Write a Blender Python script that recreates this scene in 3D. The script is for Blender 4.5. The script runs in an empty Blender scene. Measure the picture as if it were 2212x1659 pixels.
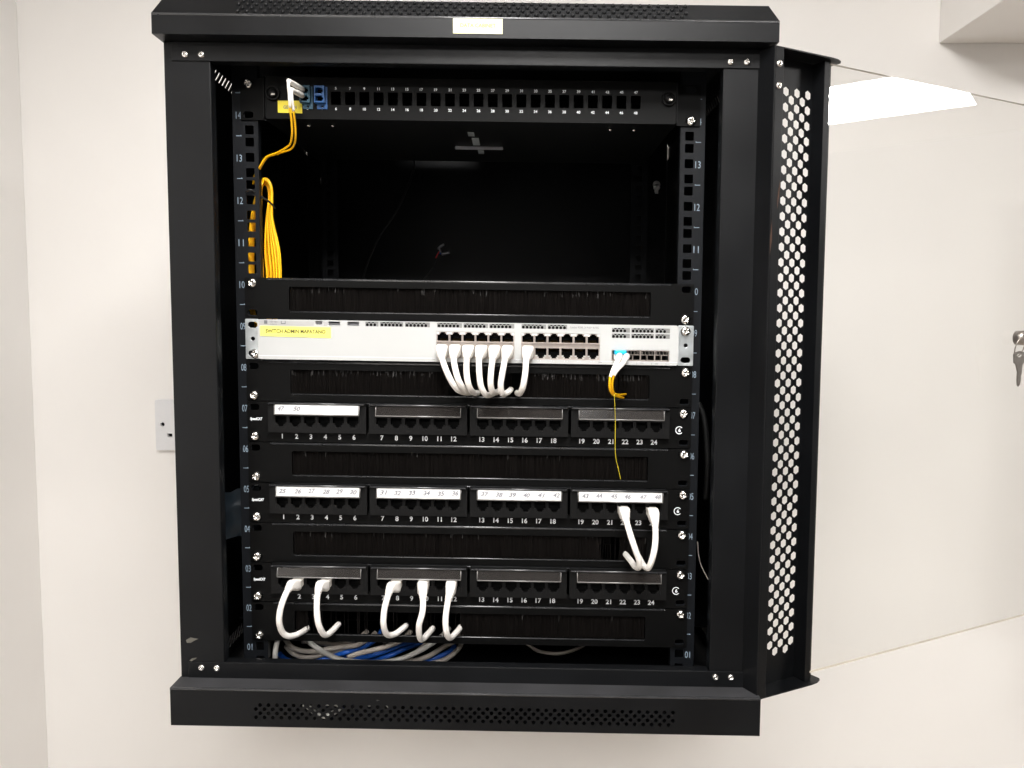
import bpy, bmesh, math, random, json
from mathutils import Vector, Matrix
from mathutils.geometry import delaunay_2d_cdt
random.seed(7)
S = bpy.context.scene
COL = S.collection
K = -0.0115          # the whole cabinet hangs a hair out of square (mm per mm)

# ---------------------------------------------------------------- camera, world, light
def make_camera():
    p, y, r = 0.0760127, -0.0066298, 0.0041382
    cp, sp, cy, sy, cr, sr = math.cos(p), math.sin(p), math.cos(y), math.sin(y), math.cos(r), math.sin(r)
    f = Vector((sy*cp, cy*cp, -sp)); rt = Vector((cy, -sy, 0)); up = rt.cross(f)
    r2 = cr*rt + sr*up; u2 = -sr*rt + cr*up
    cd = bpy.data.cameras.new('camera'); cd.sensor_width = 36; cd.lens = 1720/2212*36
    cd.clip_start = 0.01; cd.clip_end = 100
    co = bpy.data.objects.new('camera', cd); COL.objects.link(co)
    m = Matrix.Identity(4)
    for i, v in enumerate((r2, u2, -f)):
        for j in range(3): m[j][i] = v[j]
    m.translation = Vector((0.05208, -0.85867, 0.3838))
    co.matrix_world = m
    S.camera = co
make_camera()
W = bpy.data.worlds.new('World'); S.world = W; W.use_nodes = True
bg = W.node_tree.nodes['Background']; bg.inputs[0].default_value = (1.0, 0.97, 0.93, 1); bg.inputs[1].default_value = 0.24
S.view_settings.view_transform = 'Standard'; S.view_settings.look = 'None'
S.view_settings.exposure = 0.0; S.view_settings.gamma = 1; S.view_settings.use_curve_mapping = False
S.render.resolution_x = 1024; S.render.resolution_y = 768
LAMP = 42.0           # emission strength of the ceiling panels

# ---------------------------------------------------------------- materials
def nodes(name):
    m = bpy.data.materials.new(name); m.use_nodes = True
    nt = m.node_tree; b = nt.nodes['Principled BSDF']
    return m, nt, b
def mat(name, col, rough=0.5, metal=0.0, noise=0.0, nscale=60, bump=0.0, bscale=400, spec=0.5, rnoise=0.0, coat=0.0):
    m, nt, b = nodes(name)
    b.inputs['Base Color'].default_value = (*col, 1); b.inputs['Roughness'].default_value = rough
    b.inputs['Metallic'].default_value = metal; b.inputs['Specular IOR Level'].default_value = spec
    b.inputs['Coat Weight'].default_value = coat
    g = nt.nodes.new('ShaderNodeNewGeometry')
    if noise or rnoise:
        n = nt.nodes.new('ShaderNodeTexNoise'); n.inputs['Scale'].default_value = nscale; n.inputs['Detail'].default_value = 5
        nt.links.new(g.outputs['Position'], n.inputs['Vector'])
        if noise:
            r = nt.nodes.new('ShaderNodeMapRange'); nt.links.new(n.outputs['Fac'], r.inputs['Value'])
            r.inputs['From Min'].default_value = .3; r.inputs['From Max'].default_value = .7
            r.inputs['To Min'].default_value = 1-noise; r.inputs['To Max'].default_value = 1+noise
            mx = nt.nodes.new('ShaderNodeVectorMath'); mx.operation = 'SCALE'; mx.inputs[0].default_value = col
            nt.links.new(r.outputs['Result'], mx.inputs['Scale']); nt.links.new(mx.outputs['Vector'], b.inputs['Base Color'])
        if rnoise:
            r = nt.nodes.new('ShaderNodeMapRange'); nt.links.new(n.outputs['Fac'], r.inputs['Value'])
            r.inputs['From Min'].default_value = .3; r.inputs['From Max'].default_value = .7
            r.inputs['To Min'].default_value = rough-rnoise; r.inputs['To Max'].default_value = rough+rnoise
            nt.links.new(r.outputs['Result'], b.inputs['Roughness'])
    if bump:
        n = nt.nodes.new('ShaderNodeTexNoise'); n.inputs['Scale'].default_value = bscale; n.inputs['Detail'].default_value = 3
        nt.links.new(g.outputs['Position'], n.inputs['Vector'])
        bp = nt.nodes.new('ShaderNodeBump'); bp.inputs['Strength'].default_value = bump; bp.inputs['Distance'].default_value = .0004
        nt.links.new(n.outputs['Fac'], bp.inputs['Height']); nt.links.new(bp.outputs['Normal'], b.inputs['Normal'])
    return m
def clear(name, tint, gloss=1.0, rough=0.02, base=0.0, basecol=(1, 1, 1), ior=1.5):
    m = bpy.data.materials.new(name); m.use_nodes = True; nt = m.node_tree; nt.nodes.clear()
    o = nt.nodes.new('ShaderNodeOutputMaterial'); t = nt.nodes.new('ShaderNodeBsdfTransparent'); t.inputs[0].default_value = (*tint, 1)
    g = nt.nodes.new('ShaderNodeBsdfGlossy'); g.inputs['Roughness'].default_value = rough; g.inputs[0].default_value = (gloss,)*3+(1,)
    f = nt.nodes.new('ShaderNodeFresnel'); f.inputs[0].default_value = ior
    gb = nt.nodes.new('ShaderNodeNewGeometry'); mb = nt.nodes.new('ShaderNodeMath'); mb.operation = 'SUBTRACT'; mb.inputs[0].default_value = 1; nt.links.new(gb.outputs['Backfacing'], mb.inputs[1])
    mm = nt.nodes.new('ShaderNodeMath'); mm.operation = 'MULTIPLY'; nt.links.new(f.outputs[0], mm.inputs[0]); nt.links.new(mb.outputs[0], mm.inputs[1])
    x = nt.nodes.new('ShaderNodeMixShader'); nt.links.new(mm.outputs[0], x.inputs[0]); nt.links.new(t.outputs[0], x.inputs[1]); nt.links.new(g.outputs[0], x.inputs[2])
    last = x
    if base:
        d = nt.nodes.new('ShaderNodeBsdfDiffuse'); d.inputs[0].default_value = (*basecol, 1)
        y = nt.nodes.new('ShaderNodeMixShader'); y.inputs[0].default_value = base
        nt.links.new(x.outputs[0], y.inputs[1]); nt.links.new(d.outputs[0], y.inputs[2]); last = y
    nt.links.new(last.outputs[0], o.inputs[0])
    return m
def emit(name, col, s):
    m = bpy.data.materials.new(name); m.use_nodes = True; nt = m.node_tree; nt.nodes.clear()
    o = nt.nodes.new('ShaderNodeOutputMaterial'); e = nt.nodes.new('ShaderNodeEmission'); e.inputs[0].default_value = (*col, 1); e.inputs[1].default_value = s
    nt.links.new(e.outputs[0], o.inputs[0]); return m

M = {}
M['wall'] = mat('cream_wall_paint', (.825, .803, .778), .75, noise=.025, nscale=3, bump=.25, bscale=90)
M['ceiling'] = mat('ceiling_paint', (.82, .80, .77), .8, noise=.02, nscale=4)
M['floor'] = mat('floor_screed', (.34, .29, .24), .6, noise=.1, nscale=2)
M['black'] = mat('black_powder_coat', (.0034, .0037, .0043), .36, noise=.25, nscale=14, bump=.22, bscale=1500, rnoise=.04, spec=.2)
M['rail'] = mat('black_rail_paint', (.0055, .0062, .0076), .44, spec=.14, noise=.15, nscale=20, bump=.2, bscale=1500)
M['panel'] = mat('black_panel_paint', (.0026, .0026, .0026), .44, spec=.085, noise=.2, nscale=25, bump=.15, bscale=1200)
M['plastic'] = mat('black_moulded_plastic', (.0045, .0045, .0046), .45, spec=.16, noise=.15, nscale=30)
M['cavity'] = mat('dark_cavity_plastic_and_shade', (.003, .003, .003), .6, noise=.1, spec=.1)  # dark plastic, also painted shade behind the vents and in the transceiver cage
M['lip'] = mat('black_edge_highlight', (.03, .031, .033), .26, noise=.3, nscale=90, spec=.8)  # lightened colour stands in for overhead light catching the black edges
M['dust'] = mat('dusty_black_ledge', (.020, .020, .022), .62, noise=.4, nscale=18, bump=.2, bscale=600)
M['white'] = mat('switch_face_plastic', (.43, .435, .43), .4, noise=.015, nscale=20)
M['grey'] = mat('switch_grey_strip', (.36, .36, .355), .35, noise=.04, nscale=60)
M['portmetal'] = mat('port_cage_metal', (.50, .44, .40), .38, metal=.85, noise=.1)
M['mesh'] = mat('grey_vent_mesh', (.20, .20, .195), .4, noise=.05)
M['galv'] = mat('galvanised_steel', (.52, .55, .56), .38, metal=.8, noise=.22, nscale=45, rnoise=.08)
M['screw'] = mat('nickel_screw', (.72, .70, .67), .16, metal=1, noise=.06, nscale=300)
M['screwdark'] = mat('screw_recess', (.08, .075, .07), .5, metal=.7, noise=.1)
M['cable'] = mat('white_cable_sheath', (.78, .75, .71), .45, noise=.05, nscale=60, bump=.2, bscale=500)
M['plug'] = clear('clear_plug_plastic', (.75, .72, .66), .9, .12, .55, (.80, .76, .70))
M['greycable'] = mat('grey_cable_sheath', (.47, .42, .37), .5, noise=.06)
M['whitecable2'] = mat('offwhite_cable_sheath', (.62, .60, .56), .45, noise=.04)
M['bluecable'] = mat('blue_cable_sheath', (.014, .11, .52), .42, noise=.08)
M['blackcable'] = mat('black_cable_sheath', (.010, .010, .010), .45, noise=.1)
M['yellow'] = mat('yellow_fibre_sheath', (.95, .50, .004), .38, noise=.06, nscale=120)
M['boot'] = mat('fibre_boot_white', (.82, .79, .74), .4, noise=.03)
M['blue'] = mat('blue_adapter', (.006, .06, .19), .4, noise=.1, nscale=200)
M['teal'] = mat('dusty_teal_adapter', (.010, .055, .09), .5, noise=.25, nscale=300)
M['cyan'] = mat('cyan_clip', (.01, .42, .72), .35, noise=.03)
M['print'] = mat('white_print', (.75, .77, .80), .6, noise=.02)
M['printdim'] = mat('pale_grey_print', (.75, .77, .80), .6, noise=.02)
M['printblue'] = mat('pale_blue_print', (.21, .27, .33), .6, noise=.05)
M['ink'] = mat('grey_ink', (.12, .12, .13), .6, noise=.1)
M['pencil'] = mat('pencil_mark', (.16, .16, .18), .7, noise=.15)
M['olive'] = mat('olive_print', (.035, .03, .003), .6, noise=.05)
M['yprint'] = mat('faint_yellow_print', (.30, .27, .02), .6, noise=.05)
M['label_y'] = mat('yellow_label_tape', (.85, .80, .16), .45, noise=.02)
M['label_g'] = mat('deep_yellow_label_tape', (.62, .50, .02), .45, noise=.05)
M['label_p'] = mat('pale_label_tape', (.66, .63, .36), .5, noise=.02)
M['paper'] = mat('white_paper_strip', (.57, .57, .56), .6, noise=.02)
M['clearp'] = clear('clear_label_window', (.80, .78, .76), .8, .12, .05, (.34, .30, .28))
M['rim'] = mat('clear_plastic_rim', (.15, .145, .14), .2, noise=.1, spec=.9)
M['glass'] = clear('door_glass', (.985, .985, .98), 1.0, .0, 0)
M['glassedge'] = mat('glass_edge', (.42, .37, .30), .3, noise=.1)
M['bristle'] = mat('black_bristle', (.0045, .0036, .0032), .6, noise=.3, nscale=500, spec=.1)
M['lint'] = mat('grey_lint', (.014, .013, .012), .7, noise=.2)
M['chip'] = mat('bare_metal_scuff', (.10, .095, .08), .5, metal=.3, noise=.2)
M['rust'] = mat('brown_scuff', (.10, .05, .03), .6, noise=.3)
M['keymetal'] = mat('dull_key_metal', (.34, .31, .28), .35, metal=.9, noise=.1, nscale=200)
M['lamp'] = emit('lamp_diffuser', (1.0, .98, .958), LAMP)
M['lampframe'] = mat('lamp_frame_white', (.8, .8, .8), .5, noise=.02)
M['socket'] = mat('socket_white_plastic', (.69, .69, .70), .35, noise=.02)
M['redwire'] = mat('red_wire', (.8, .03, .03), .45, noise=.05)
M['terminal'] = mat('spade_terminal', (.30, .30, .32), .35, metal=.7, noise=.1)
M['bag'] = mat('dark_blue_film', (.012, .018, .024), .3, noise=.3, nscale=40)
M['gold'] = mat('gold_contacts', (.5, .3, .08), .3, metal=1, noise=.1)

# ---------------------------------------------------------------- mesh builder (millimetres, cabinet frame)
def PT(p, sh=True):
    return ((p[0])/1000, p[1]/1000, (p[2] + (K*p[0] if sh is True else (sh or 0)))/1000)
class MB:
    def __init__(s, sh=True): s.v = []; s.f = []; s.mi = []; s.sm = []; s.sh = sh; s.map = None
    def pt(s, p):
        if s.map: p = s.map(p)
        return PT(p, s.sh)
    def add(s, vs, fs, mi=0, sm=False):
        o = len(s.v); s.v += [s.pt(p) for p in vs]
        for f in fs: s.f.append([i+o for i in f]); s.mi.append(mi); s.sm.append(sm)
    def box(s, x0, x1, y0, y1, z0, z1, mi=0):
        s.add([(x, y, z) for x in (x0, x1) for y in (y0, y1) for z in (z0, z1)],
              [(0, 1, 3, 2), (4, 6, 7, 5), (0, 4, 5, 1), (2, 3, 7, 6), (0, 2, 6, 4), (1, 5, 7, 3)], mi)
    def tube(s, pts, r, n=10, mi=0, smoothpath=6, closed=False, sq=None):
        pts = [Vector(p) for p in pts]
        if smoothpath: pts, rr = spline(pts, smoothpath, r if isinstance(r, (list, tuple)) else None, closed)
        else: rr = r if isinstance(r, (list, tuple)) else None
        m = len(pts); vs = []; fs = []; prev = None
        for i, p in enumerate(pts):
            a = pts[(i-1) % m] if (closed or i) else pts[0]; b = pts[(i+1) % m] if (closed or i < m-1) else pts[-1]
            t = (b-a).normalized()
            if prev is None:
                q = Vector((0, 0, 1)) if abs(t.z) < .9 else Vector((1, 0, 0)); nrm = t.cross(q).normalized()
            else: nrm = (prev - t*prev.dot(t)).normalized()
            prev = nrm; bn = t.cross(nrm); R = rr[i] if rr else r
            for j in range(n):
                an = 2*math.pi*j/n; ca_, sa_ = math.cos(an), math.sin(an)
                q_ = R/((abs(ca_)**sq[i]+abs(sa_)**sq[i])**(1/sq[i])) if sq else R
                vs.append(tuple(p + (nrm*ca_ + bn*sa_)*q_))
        L = m if closed else m-1
        for i in range(L):
            for j in range(n):
                k = (j+1) % n; i2 = (i+1) % m
                fs.append((i*n+j, i*n+k, i2*n+k, i2*n+j))
        s.add(vs, fs, mi, True)
        if not closed:
            o = len(s.v)-len(vs)
            s.f.append([o+j for j in range(n)][::-1]); s.mi.append(mi); s.sm.append(False)
            s.f.append([o+(m-1)*n+j for j in range(n)]); s.mi.append(mi); s.sm.append(False)
    def lathe(s, c, prof, n=24, mi=0, axis='y'):
        # profile (radius, along axis) rings
        vs = []; fs = []
        for r, a in prof:
            for j in range(n):
                t = 2*math.pi*j/n
                if axis == 'y': vs.append((c[0]+r*math.cos(t), c[1]+a, c[2]+r*math.sin(t)))
                elif axis == 'z': vs.append((c[0]+r*math.cos(t), c[1]+r*math.sin(t), c[2]+a))
                else: vs.append((c[0]+a, c[1]+r*math.cos(t), c[2]+r*math.sin(t)))
        for i in range(len(prof)-1):
            for j in range(n):
                k = (j+1) % n; fs.append((i*n+j, i*n+k, (i+1)*n+k, (i+1)*n+j))
        fs.append(tuple(range(n))); fs.append(tuple((len(prof)-1)*n+j for j in range(n)))
        s.add(vs, fs, mi, True)
    def plate(s, outline, holes, fn, d, mi=0):
        """flat sheet with real holes. fn(a, b, depth) -> point; depth 0 is the front, d the back"""
        co = [Vector(p) for p in outline]; ed = [(i, (i+1) % len(outline)) for i in range(len(outline))]
        for h in holes:
            o = len(co); co += [Vector(p) for p in h]; ed += [(o+i, o+(i+1) % len(h)) for i in range(len(h))]
        V, E, F, *_ = delaunay_2d_cdt(co, ed, [], 1, 1e-5)
        bbs = [(min(p[0] for p in h), max(p[0] for p in h), min(p[1] for p in h), max(p[1] for p in h), h) for h in holes]
        keep = []
        for f in F:
            cx = sum(V[i][0] for i in f)/len(f); cy = sum(V[i][1] for i in f)/len(f); ok = inpoly(cx, cy, outline)
            if ok:
                for a, b, c_, d_, h in bbs:
                    if a < cx < b and c_ < cy < d_ and inpoly(cx, cy, h): ok = False; break
            if ok: keep.append(list(f))
        n = len(V); vs = [fn(p[0], p[1], 0) for p in V] + [fn(p[0], p[1], d) for p in V]
        cnt = {}
        for f in keep:
            for i in range(len(f)):
                e = (f[i], f[(i+1) % len(f)]); cnt[e] = 1
        fs = keep + [[i+n for i in f[::-1]] for f in keep]
        for (a, b) in cnt:
            if (b, a) not in cnt: fs.append([b, a, a+n, b+n])
        s.add(vs, fs, mi)
    def text(s, txt, x, y, z, h, mi=0, width=None, bold=0.0, slant=0.0, rot=0.0, align='c', fn=None):
        V, F, w = glyphs(txt, bold)
        sx = h if width is None else (width/w)
        off = {'c': -w/2, 'l': 0, 'r': -w}[align]
        ca, sa = math.cos(rot), math.sin(rot); vs = []
        for (a, b) in V:
            X = (a+off+slant*b)*sx; Z = (b-.5)*h
            X, Z = X*ca-Z*sa, X*sa+Z*ca
            vs.append(fn(x+X, z+Z) if fn else (x+X, y, z+Z))
        s.add(vs, F, mi)
    def build(s, name, mats, parent=None, bevel=0, label=None, segs=2):
        me = bpy.data.meshes.new(name)
        org = ORG.get(parent.name, Vector((0, 0, 0))) if parent else Vector((0, 0, 0))
        me.from_pydata([tuple(Vector(p)-org) for p in s.v], [], s.f)
        for m in (mats if isinstance(mats, (list, tuple)) else [mats]): me.materials.append(M[m])
        me.polygons.foreach_set('material_index', s.mi); me.polygons.foreach_set('use_smooth', s.sm)
        bm = bmesh.new(); bm.from_mesh(me); bmesh.ops.recalc_face_normals(bm, faces=bm.faces); bm.to_mesh(me); bm.free()
        me.update()
        o = bpy.data.objects.new(name, me); COL.objects.link(o)
        if parent: o.parent = parent; ORG[o.name] = org
        if bevel:
            b = o.modifiers.new('bevel', 'BEVEL'); b.width = bevel/1000; b.segments = segs; b.limit_method = 'ANGLE'; b.angle_limit = math.radians(50)
        if label: o['label'] = label
        return o
ORG = {}
def inpoly(x, y, P):
    c = False; j = len(P)-1
    for i in range(len(P)):
        if (P[i][1] > y) != (P[j][1] > y) and x < (P[j][0]-P[i][0])*(y-P[i][1])/(P[j][1]-P[i][1])+P[i][0]: c = not c
        j = i
    return c
def spline(pts, k, rr=None, closed=False):
    out = []; ro = []; n = len(pts)
    g = (lambda i: pts[i % n]) if closed else (lambda i: pts[max(0, min(n-1, i))])
    for i in range(n if closed else n-1):
        p0, p1, p2, p3 = g(i-1), g(i), g(i+1), g(i+2)
        for j in range(k):
            t = j/k
            out.append(.5*((2*p1)+(p2-p0)*t+(2*p0-5*p1+4*p2-p3)*t*t+(3*p1-p0-3*p2+p3)*t**3))
            if rr: ro.append(rr[i]*(1-t)+rr[(i+1) % n]*t)
    if not closed:
        out.append(pts[-1])
        if rr: ro.append(rr[-1])
    return out, (ro if rr else None)
_G = {}
def glyphs(txt, bold):
    key = (txt, bold)
    if key in _G: return _G[key]
    def raw(t, bo):
        cu = bpy.data.curves.new('t', 'FONT'); cu.body = t; cu.size = 1; cu.resolution_u = 3; cu.offset = bo; cu.fill_mode = 'FRONT'
        ob = bpy.data.objects.new('t', cu); COL.objects.link(ob)
        dg = bpy.context.evaluated_depsgraph_get(); dg.update()
        me = ob.evaluated_get(dg).to_mesh()
        V = [(v.co.x, v.co.y) for v in me.vertices]; F = [list(p.vertices) for p in me.polygons]
        ob.evaluated_get(dg).to_mesh_clear(); bpy.data.objects.remove(ob); bpy.data.curves.remove(cu)
        return V, F
    if 'H' not in _G:
        V, F = raw('H', 0); _G['H'] = max(v[1] for v in V)
    H = _G['H']; V, F = raw(txt, bold)
    x0 = min(v[0] for v in V); V = [((a-x0)/H, b/H) for a, b in V]; w = max(v[0] for v in V)
    _G[key] = (V, F, w); return _G[key]
def thing(name, label, cat, base=(0, 0, 0), group=None, sh=True):
    o = bpy.data.objects.new(name, None); COL.objects.link(o); o.empty_display_size = .02
    o.location = PT(base, sh); ORG[o.name] = Vector(o.location); tag(o, label, cat, group); return o
def tag(o, label=None, cat=None, group=None, kind=None):
    if label: o['label'] = label
    if cat: o['category'] = cat
    if group: o['group'] = group
    if kind: o['kind'] = kind
    return o
def rrect(x0, x1, z0, z1, r, n=4):
    P = []
    for cx, cz, a0 in ((x1-r, z1-r, 0), (x0+r, z1-r, 90), (x0+r, z0+r, 180), (x1-r, z0+r, 270)):
        for i in range(n+1):
            a = math.radians(a0+90*i/n); P.append((cx+r*math.cos(a), cz+r*math.sin(a)))
    return P
def rect(x0, x1, z0, z1): return [(x0, z0), (x1, z0), (x1, z1), (x0, z1)]
def hexa(cx, cz, R, rx=None, rot=0, n=6):
    rx = rx or R
    return [(cx+rx*math.cos(math.radians(90+360/n*i+rot)), cz+R*math.sin(math.radians(90+360/n*i+rot))) for i in range(n)]
FR = lambda y0: (lambda a, b, d: (a, y0+d, b))        # a sheet facing the viewer at depth y0

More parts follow.
